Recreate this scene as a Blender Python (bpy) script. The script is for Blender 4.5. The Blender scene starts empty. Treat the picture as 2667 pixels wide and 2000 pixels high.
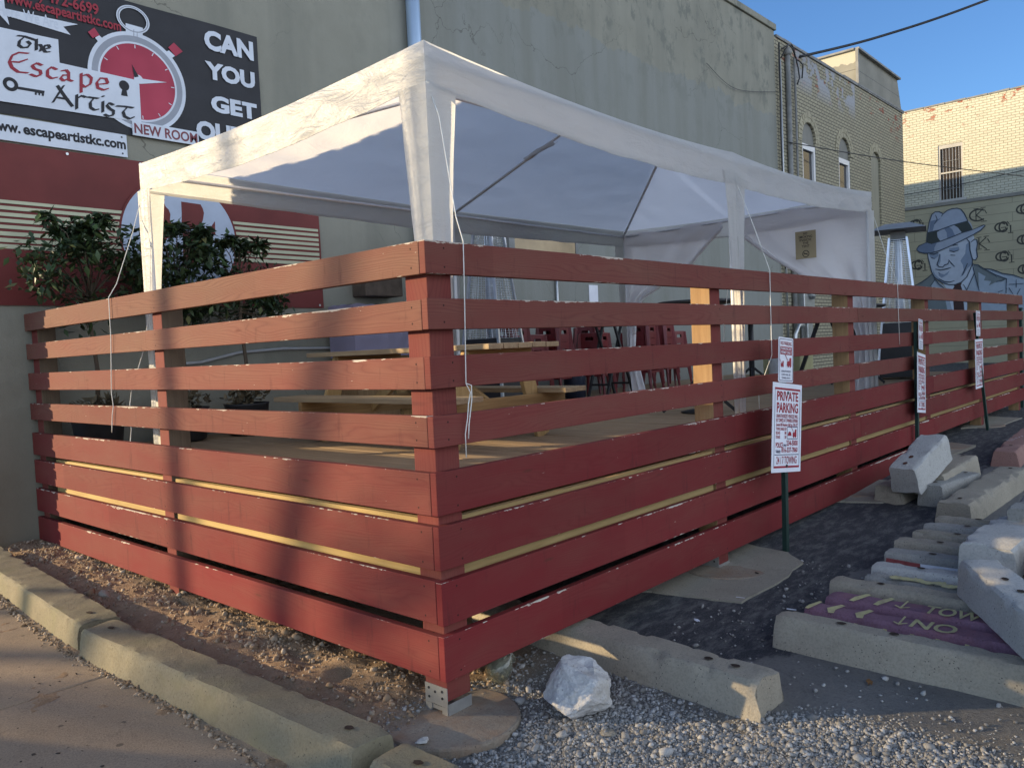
import bpy, bmesh, math, random
import numpy as np
from mathutils import Vector, Matrix, noise as mnoise
from mathutils.geometry import tessellate_polygon
from math import radians, sin, cos, pi, sqrt, atan2
SC = bpy.context.scene
COL = SC.collection
R = random.Random(7)
# ------------------------------------------------------------------ camera
cam = bpy.data.cameras.new("camera"); camo = bpy.data.objects.new("camera", cam); COL.objects.link(camo)
YAW, PITCH, ROLL = radians(42.1376), radians(-2.4579), radians(-2.6163)
fw = Vector((cos(PITCH)*cos(YAW), cos(PITCH)*sin(YAW), sin(PITCH)))
r0 = Vector((sin(YAW), -cos(YAW), 0)); u0 = r0.cross(fw)
rt = cos(ROLL)*r0+sin(ROLL)*u0; up = -sin(ROLL)*r0+cos(ROLL)*u0
camo.matrix_world = Matrix(((rt.x, up.x, -fw.x, -2.2656), (rt.y, up.y, -fw.y, -2.5035), (rt.z, up.z, -fw.z, 1.5081), (0, 0, 0, 1)))
cam.sensor_width = 36; cam.lens = 2095.47/2667*36; cam.clip_start = .05; cam.clip_end = 2000
SC.camera = camo
# ------------------------------------------------------------------ light
SUN_EL, SUN_AZ = radians(12.6), atan2(.7826, -.6225)
sdir = Vector((cos(SUN_EL)*cos(SUN_AZ), cos(SUN_EL)*sin(SUN_AZ), sin(SUN_EL)))
w = bpy.data.worlds.new("World"); SC.world = w; w.use_nodes = True
nt = w.node_tree; bg = nt.nodes['Background']
sky = nt.nodes.new('ShaderNodeTexSky'); sky.sky_type = 'NISHITA'; sky.sun_disc = False
sky.sun_elevation = radians(24); sky.sun_rotation = atan2(sdir.x, sdir.y); sky.air_density = 1.0; sky.dust_density = .6; sky.ozone_density = 1.2
tint = nt.nodes.new('ShaderNodeMix'); tint.data_type = 'RGBA'; tint.blend_type = 'MULTIPLY'; tint.inputs[0].default_value = 1; tint.inputs[7].default_value = (.389, .60, .849, 1)
nt.links.new(sky.outputs[0], tint.inputs[6])
tz = nt.nodes.new('ShaderNodeTexCoord'); sz = nt.nodes.new('ShaderNodeSeparateXYZ'); nt.links.new(tz.outputs['Generated'], sz.inputs[0])
zr_ = nt.nodes.new('ShaderNodeMapRange'); zr_.inputs[1].default_value = .42; zr_.inputs[2].default_value = .85; zr_.inputs[3].default_value = 1.0; zr_.inputs[4].default_value = .55; nt.links.new(sz.outputs[2], zr_.inputs[0])
deep = nt.nodes.new('ShaderNodeMix'); deep.data_type = 'RGBA'; deep.blend_type = 'MULTIPLY'; deep.inputs[0].default_value = 1; nt.links.new(tint.outputs[2], deep.inputs[6]); nt.links.new(zr_.outputs[0], deep.inputs[7])
# added cloud bank low behind the camera, unseen, filling the shaded walls with light
tc = nt.nodes.new('ShaderNodeTexCoord'); sx = nt.nodes.new('ShaderNodeSeparateXYZ'); nt.links.new(tc.outputs['Generated'], sx.inputs[0])
mr = nt.nodes.new('ShaderNodeMapRange'); mr.interpolation_type = 'SMOOTHSTEP'; mw = nt.nodes.new('ShaderNodeMath'); mw.operation = 'MULTIPLY_ADD'; mw.inputs[1].default_value = .5; mw.inputs[2].default_value = .40; nt.links.new(sx.outputs[0], mw.inputs[0])
mn_ = nt.nodes.new('ShaderNodeMath'); mn_.operation = 'MINIMUM'; nt.links.new(mw.outputs[0], mn_.inputs[0]); nt.links.new(sx.outputs[1], mn_.inputs[1]); nt.links.new(mn_.outputs[0], mr.inputs[0])
for i_, v_ in enumerate((-.02, -.45, 0.0, 1.0)): mr.inputs[1+i_].default_value = v_
cn = nt.nodes.new('ShaderNodeTexNoise'); cn.inputs['Scale'].default_value = 2.2; cn.inputs['Detail'].default_value = 7; nt.links.new(tc.outputs['Generated'], cn.inputs['Vector'])
cr_ = nt.nodes.new('ShaderNodeMapRange'); cr_.inputs[1].default_value = .36; cr_.inputs[2].default_value = .56; nt.links.new(cn.outputs[0], cr_.inputs[0])
mz = nt.nodes.new('ShaderNodeMapRange'); mz.interpolation_type = 'SMOOTHSTEP'; nt.links.new(sx.outputs[2], mz.inputs[0])
for i_, v_ in enumerate((.42, .75, 1.0, 0.0)): mz.inputs[1+i_].default_value = v_
cz_ = nt.nodes.new('ShaderNodeMath'); cz_.operation = 'MULTIPLY'; nt.links.new(mr.outputs[0], cz_.inputs[0]); nt.links.new(mz.outputs[0], cz_.inputs[1])
cm_ = nt.nodes.new('ShaderNodeMath'); cm_.operation = 'MULTIPLY'; nt.links.new(cz_.outputs[0], cm_.inputs[0]); nt.links.new(cr_.outputs[0], cm_.inputs[1])
cmx = nt.nodes.new('ShaderNodeMix'); cmx.data_type = 'RGBA'; cmx.inputs[7].default_value = (8.9, 9.9, 11.5, 1)
nt.links.new(cm_.outputs[0], cmx.inputs[0]); nt.links.new(deep.outputs[2], cmx.inputs[6]); nt.links.new(cmx.outputs[2], bg.inputs[0]); bg.inputs[1].default_value = .1
sl = bpy.data.lights.new("sun", 'SUN'); sl.energy = 3.9; sl.angle = radians(.53); sl.color = (1, .77, .46)
so = bpy.data.objects.new("sun", sl); COL.objects.link(so); so.rotation_euler = (-sdir).to_track_quat('-Z', 'Y').to_euler(); so.location = (-10, 12, 8)
SC.view_settings.view_transform = 'Standard'; SC.view_settings.look = 'None'; SC.view_settings.exposure = 1.25; SC.view_settings.gamma = 1
SC.cycles.max_bounces = 6; SC.cycles.transparent_max_bounces = 8

# ------------------------------------------------------------------ helpers
def gz(x, y):
    return -0.10+0.04*min(max(x, 0), 7.5)+0.03*min(max(y, 0), 5)
class Fr:
    def __init__(s, o, u, v):
        s.o = Vector(o); s.u = Vector(u).normalized(); s.v = Vector(v).normalized(); s.n = s.u.cross(s.v)
    def __call__(s, a, b, d=0): return s.o+s.u*a+s.v*b+s.n*d
class MB:
    def __init__(s): s.v = []; s.f = []; s.uv = None
    def add(s, vs, fs):
        k = len(s.v); s.v += [tuple(a) for a in vs]; s.f += [tuple(i+k for i in f) for f in fs]; return s
    def box(s, a, b):
        x0, y0, z0 = a; x1, y1, z1 = b
        return s.add([(x0,y0,z0),(x1,y0,z0),(x1,y1,z0),(x0,y1,z0),(x0,y0,z1),(x1,y0,z1),(x1,y1,z1),(x0,y1,z1)],
                     [(0,3,2,1),(4,5,6,7),(0,1,5,4),(1,2,6,5),(2,3,7,6),(3,0,4,7)])
    def bar(s, p, q, w, h, up=(0, 0, 1), w2=None, h2=None):
        p = Vector(p); q = Vector(q); d = (q-p).normalized(); sx = d.cross(Vector(up))
        if sx.length < 1e-4: sx = d.cross(Vector((1, 0, 0)))
        sx.normalize(); sy = sx.cross(d); w2 = w if w2 is None else w2; h2 = h if h2 is None else h2; vs = []
        for c, ww, hh in ((p, w, h), (q, w2, h2)):
            for i, j in ((-1,-1),(1,-1),(1,1),(-1,1)): vs.append(c+sx*i*ww/2+sy*j*hh/2)
        return s.add(vs, [(3,2,1,0),(4,5,6,7),(0,1,5,4),(1,2,6,5),(2,3,7,6),(3,0,4,7)])
    def tube(s, path, r, n=8, r2=None):
        P = [Vector(a) for a in path]; k = len(P); vs = []; fs = []; last = None
        for i, c in enumerate(P):
            d = (P[min(i+1, k-1)]-P[max(i-1, 0)]).normalized()
            if last is None: a = d.orthogonal().normalized()
            else: a = (last-d*last.dot(d)); a = a.normalized() if a.length > 1e-5 else d.orthogonal().normalized()
            last = a; b = d.cross(a); rr = r if r2 is None else r+(r2-r)*i/(k-1)
            for j in range(n):
                t = 2*pi*j/n; vs.append(c+a*cos(t)*rr+b*sin(t)*rr)
        for i in range(k-1):
            for j in range(n): fs.append((i*n+j, i*n+(j+1) % n, (i+1)*n+(j+1) % n, (i+1)*n+j))
        fs.append(tuple(range(n-1, -1, -1))); fs.append(tuple((k-1)*n+j for j in range(n)))
        return s.add(vs, fs)
    def lathe(s, c, prof, n=24):
        c = Vector(c); vs = []; fs = []; k = len(prof)
        for r, z in prof:
            for j in range(n): vs.append(c+Vector((r*cos(2*pi*j/n), r*sin(2*pi*j/n), z)))
        for i in range(k-1):
            for j in range(n): fs.append((i*n+j, i*n+(j+1) % n, (i+1)*n+(j+1) % n, (i+1)*n+j))
        fs.append(tuple(range(n-1, -1, -1))); fs.append(tuple((k-1)*n+j for j in range(n)))
        return s.add(vs, fs)
    def poly(s, fr, pts, d=0.0):           # flat painted shape, facing fr.n
        a = sum(pts[i][0]*pts[(i+1) % len(pts)][1]-pts[(i+1) % len(pts)][0]*pts[i][1] for i in range(len(pts)))
        if a < 0: pts = pts[::-1]
        return s.add([fr(x, y, d) for x, y in pts], [tuple(range(len(pts)))])
    def prism(s, fr, pts, d0, d1):
        a = sum(pts[i][0]*pts[(i+1) % len(pts)][1]-pts[(i+1) % len(pts)][0]*pts[i][1] for i in range(len(pts)))
        if a < 0: pts = pts[::-1]
        n = len(pts)
        return s.add([fr(x, y, d0) for x, y in pts]+[fr(x, y, d1) for x, y in pts],
                     [tuple(range(n-1, -1, -1)), tuple(range(n, 2*n))]+[(i, (i+1) % n, n+(i+1) % n, n+i) for i in range(n)])
    def stroke(s, fr, pts, wd, d=0.0, nib=None):     # painted line of width wd; nib=(du,dv) gives broad pen strokes
        n = len(pts); L = []; Q = []
        for i in range(n):
            if nib: ox, oy = nib
            else:
                a = pts[max(i-1, 0)]; b = pts[min(i+1, n-1)]; dx, dy = b[0]-a[0], b[1]-a[1]; l = sqrt(dx*dx+dy*dy) or 1; tp = 1 if 0 < i < n-1 else .6; ox, oy = -dy/l*wd/2*tp, dx/l*wd/2*tp
            L.append(fr(pts[i][0]+ox, pts[i][1]+oy, d)); Q.append(fr(pts[i][0]-ox, pts[i][1]-oy, d))
        return s.add(L+Q, [(n+i, n+i+1, i+1, i) for i in range(n-1)])
    def grid(s, nu, nv, fn):
        vs = [fn(i/nu, j/nv) for j in range(nv+1) for i in range(nu+1)]
        return s.add(vs, [(j*(nu+1)+i, j*(nu+1)+i+1, (j+1)*(nu+1)+i+1, (j+1)*(nu+1)+i) for j in range(nv) for i in range(nu)])
    def mesh(s, name, m, smooth=False):
        me = bpy.data.meshes.new(name); me.from_pydata([tuple(a) for a in s.v], [], s.f); me.update()
        if m is not None: me.materials.append(m)
        if smooth: me.polygons.foreach_set('use_smooth', [True]*len(me.polygons))
        return me
    def build(s, name, m, parent=None, smooth=False, bevel=0, label=None):
        o = bpy.data.objects.new(name, s.mesh(name, m, smooth)); COL.objects.link(o)
        if parent is not None: o.parent = parent
        if bevel:
            b = o.modifiers.new('bevel', 'BEVEL'); b.width = bevel; b.segments = 2; b.limit_method = 'ANGLE'
        if label: o['label'] = label
        return o
def tag(o, label, cat, group=None, kind=None):
    if label: o['label'] = label
    if cat: o['category'] = cat
    if group: o['group'] = group
    if kind: o['kind'] = kind
    return o
def thing(name, label, cat, loc=(0, 0, 0), group=None):
    o = bpy.data.objects.new(name, None); COL.objects.link(o); o.empty_display_size = .2
    o.location = loc
    return tag(o, label, cat, group)
def struct(o): o['kind'] = 'structure'; return o
def copy_tree(o, parent=None):
    c = o.copy(); COL.objects.link(c)
    if parent is not None: c.parent = parent
    for ch in list(o.children): copy_tree(ch, c)
    return c
def text(body, fr, lb, rtp, m, parent, name='lettering', d=.003, bold=0.0, shear=0.0):
    c = bpy.data.curves.new('tmp', 'FONT'); c.body = body; c.offset = bold; c.shear = shear; c.resolution_u = 3
    h = bpy.data.curves.new('tmph', 'FONT'); h.body = 'H'; h.offset = bold
    oc = bpy.data.objects.new('tmp', c); oh = bpy.data.objects.new('tmph', h); COL.objects.link(oc); COL.objects.link(oh)
    dg = bpy.context.evaluated_depsgraph_get()
    me = bpy.data.meshes.new_from_object(oc.evaluated_get(dg)); mh = bpy.data.meshes.new_from_object(oh.evaluated_get(dg))
    n = len(me.vertices); co = np.empty(n*3); me.vertices.foreach_get('co', co); co = co.reshape(-1, 3)
    hh = max(v.co.y for v in mh.vertices)
    x0, x1 = co[:, 0].min(), co[:, 0].max()
    out = []
    for x, y, z in co:
        out.append(tuple(fr(lb[0]+(x-x0)/(x1-x0)*(rtp[0]-lb[0]), lb[1]+y/hh*(rtp[1]-lb[1]), d)))
    me2 = bpy.data.meshes.new(name); me2.from_pydata(out, [], [tuple(p.vertices) for p in me.polygons]); me2.materials.append(m)
    for a in (oc, oh): bpy.data.objects.remove(a)
    bpy.data.curves.remove(c); bpy.data.curves.remove(h); bpy.data.meshes.remove(me); bpy.data.meshes.remove(mh)
    o = bpy.data.objects.new(name, me2); COL.objects.link(o)
    if parent is not None: o.parent = parent
    return o
def ell(cx, cy, rx, ry, n=40, a0=0, a1=2*pi):
    return [(cx+rx*cos(a0+(a1-a0)*i/(n if abs(a1-a0) > 6.2 else n-1)), cy+ry*sin(a0+(a1-a0)*i/(n if abs(a1-a0) > 6.2 else n-1))) for i in range(n)]
def ring(mb, fr, cx, cy, r0, r1, d, n=48, a0=0, a1=2*pi, ry=1.0):
    vs = []; 
    for i in range(n+1):
        t = a0+(a1-a0)*i/n
        vs.append(fr(cx+r0*cos(t), cy+r0*sin(t)*ry, d)); vs.append(fr(cx+r1*cos(t), cy+r1*sin(t)*ry, d))
    mb.add(vs, [(2*i, 2*i+1, 2*i+3, 2*i+2) for i in range(n)])
def holed(mb, fr, outer, holes, d=0.0, reveal=0.0):
    loops = [outer]+holes
    P = [[Vector((x, y, 0)) for x, y in l] for l in loops]
    flat = [q for l in loops for q in l]
    tris = tessellate_polygon(P)
    fs = []
    for t in tris:
        a, b, c = (flat[i] for i in t)
        ar = (b[0]-a[0])*(c[1]-a[1])-(c[0]-a[0])*(b[1]-a[1])
        fs.append(tuple(t) if ar > 0 else (t[0], t[2], t[1]))
    mb.add([fr(x, y, d) for x, y in flat], fs)
    if reveal:
        for l in holes:
            n = len(l); mb.add([fr(x, y, d) for x, y in l]+[fr(x, y, d-reveal) for x, y in l], [(i, n+i, n+(i+1) % n, (i+1) % n) for i in range(n)])
def fbm(x, y, z=0.0, o=3):
    v = 0; a = 1
    for _ in range(o):
        v += a*mnoise.noise((x, y, z)); x *= 2.1; y *= 2.1; z = z*2.1+3.7; a *= .5
    return v

# ------------------------------------------------------------------ materials
class NT:
    def __init__(s, name):
        s.m = bpy.data.materials.new(name); s.m.use_nodes = True; s.t = s.m.node_tree; s.b = s.t.nodes['Principled BSDF']; s.out = s.t.nodes['Material Output']
    def n(s, typ, **kw):
        a = s.t.nodes.new(typ)
        for k, v in kw.items(): setattr(a, k, v)
        return a
    def l(s, a, b): s.t.links.new(a, b)
    def val(s, x, sock):
        if isinstance(x, (int, float)): sock.default_value = x
        elif isinstance(x, tuple): sock.default_value = (*x, 1) if len(x) == 3 and sock.type == 'RGBA' else x
        else: s.l(x, sock)
    def math(s, op, a, b=0.0, c=None, clamp=False):
        q = s.n('ShaderNodeMath', operation=op, use_clamp=clamp); s.val(a, q.inputs[0]); s.val(b, q.inputs[1])
        if c is not None: s.val(c, q.inputs[2])
        return q.outputs[0]
    def mix(s, f, a, b, mode='MIX'):
        q = s.n('ShaderNodeMix', data_type='RGBA', blend_type=mode); s.val(f, q.inputs[0]); s.val(a, q.inputs[6]); s.val(b, q.inputs[7]); return q.outputs[2]
    def ramp(s, f, stops, interp='LINEAR'):
        q = s.n('ShaderNodeValToRGB'); s.l(f, q.inputs[0]); q.color_ramp.interpolation = interp; e = q.color_ramp.elements
        while len(e) < len(stops): e.new(.5)
        for el, (p, c) in zip(e, stops): el.position = p; el.color = (c, c, c, 1) if isinstance(c, (int, float)) else (*c, 1)
        return q.outputs[0]
    def obj(s): return s.n('ShaderNodeTexCoord').outputs['Object']
    def uv(s): return s.n('ShaderNodeTexCoord').outputs['UV']
    def mapv(s, v, scale=(1, 1, 1), loc=(0, 0, 0), rot=(0, 0, 0)):
        q = s.n('ShaderNodeMapping'); s.l(v, q.inputs[0]); q.inputs['Scale'].default_value = scale; q.inputs['Location'].default_value = loc; q.inputs['Rotation'].default_value = rot; return q.outputs[0]
    def noise(s, v, scale, detail=4, rough=.6, dist=0.0):
        q = s.n('ShaderNodeTexNoise'); s.l(v, q.inputs['Vector']); q.inputs['Scale'].default_value = scale; q.inputs['Detail'].default_value = detail; q.inputs['Roughness'].default_value = rough; q.inputs['Distortion'].default_value = dist; return q.outputs[0]
    def vor(s, v, scale, feat='F1', out=0):
        q = s.n('ShaderNodeTexVoronoi', feature=feat); s.l(v, q.inputs['Vector']); q.inputs['Scale'].default_value = scale; return q.outputs[out]
    def sep(s, v):
        q = s.n('ShaderNodeSeparateXYZ'); s.l(v, q.inputs[0]); return q.outputs
    def comb(s, x, y, z=0.0):
        q = s.n('ShaderNodeCombineXYZ'); s.val(x, q.inputs[0]); s.val(y, q.inputs[1]); s.val(z, q.inputs[2]); return q.outputs[0]
    def attr(s, name, typ='GEOMETRY', out='Fac'):
        q = s.n('ShaderNodeAttribute', attribute_name=name, attribute_type=typ); return q.outputs[out]
    def bump(s, h, strength=.3, dist=.01):
        q = s.n('ShaderNodeBump'); q.inputs['Strength'].default_value = strength; q.inputs['Distance'].default_value = dist; s.l(h, q.inputs['Height']); s.l(q.outputs[0], s.b.inputs['Normal']); return q.outputs[0]
    def fin(s, col=None, rough=.8, metal=0.0, spec=.3):
        if col is not None: s.val(col, s.b.inputs['Base Color'])
        s.val(rough, s.b.inputs['Roughness']); s.b.inputs['Metallic'].default_value = metal; s.b.inputs['Specular IOR Level'].default_value = spec
        return s.m
_mc = {}
def pm(name, col, rough=.75, var=.18, scale=6, bump=.15, bscale=60, metal=0.0, spec=.3, dirt=None, dirt_scale=1.5):
    if name in _mc: return _mc[name]
    k = NT(name); v = k.obj(); a = k.noise(v, scale, 5)
    c = k.mix(k.ramp(a, [(.3, 0.0), (.7, 1.0)]), tuple(x*(1-var) for x in col), tuple(min(1, x*(1+var)) for x in col))
    if dirt:
        c = k.mix(k.ramp(k.noise(v, dirt_scale, 6, .7), [(.48, 0.0), (.66, .85)]), c, dirt)
    if bump: k.bump(k.noise(v, bscale, 4), bump, .006)
    _mc[name] = k.fin(c, rough, metal, spec); return _mc[name]
def wood(name, c1, c2, axis, rough=.75, grain=1.0):
    k = NT(name); v = k.obj(); sc = [38, 38, 38]; sc[axis] = 2.2
    m = k.mapv(v, tuple(sc)); n1 = k.noise(m, 1, 5, .65, .6); sc2 = [9, 9, 9]; sc2[axis] = .8
    n2 = k.noise(k.mapv(v, tuple(sc2)), 1, 3)
    f = k.math('ADD', k.math('MULTIPLY', n1, .6), k.math('MULTIPLY', n2, .4))
    c = k.mix(k.ramp(f, [(.35, 0.0), (.65, 1.0)]), c1, c2)
    k.bump(n1, .25*grain, .004); return k.fin(c, rough, 0, .3)

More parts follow.
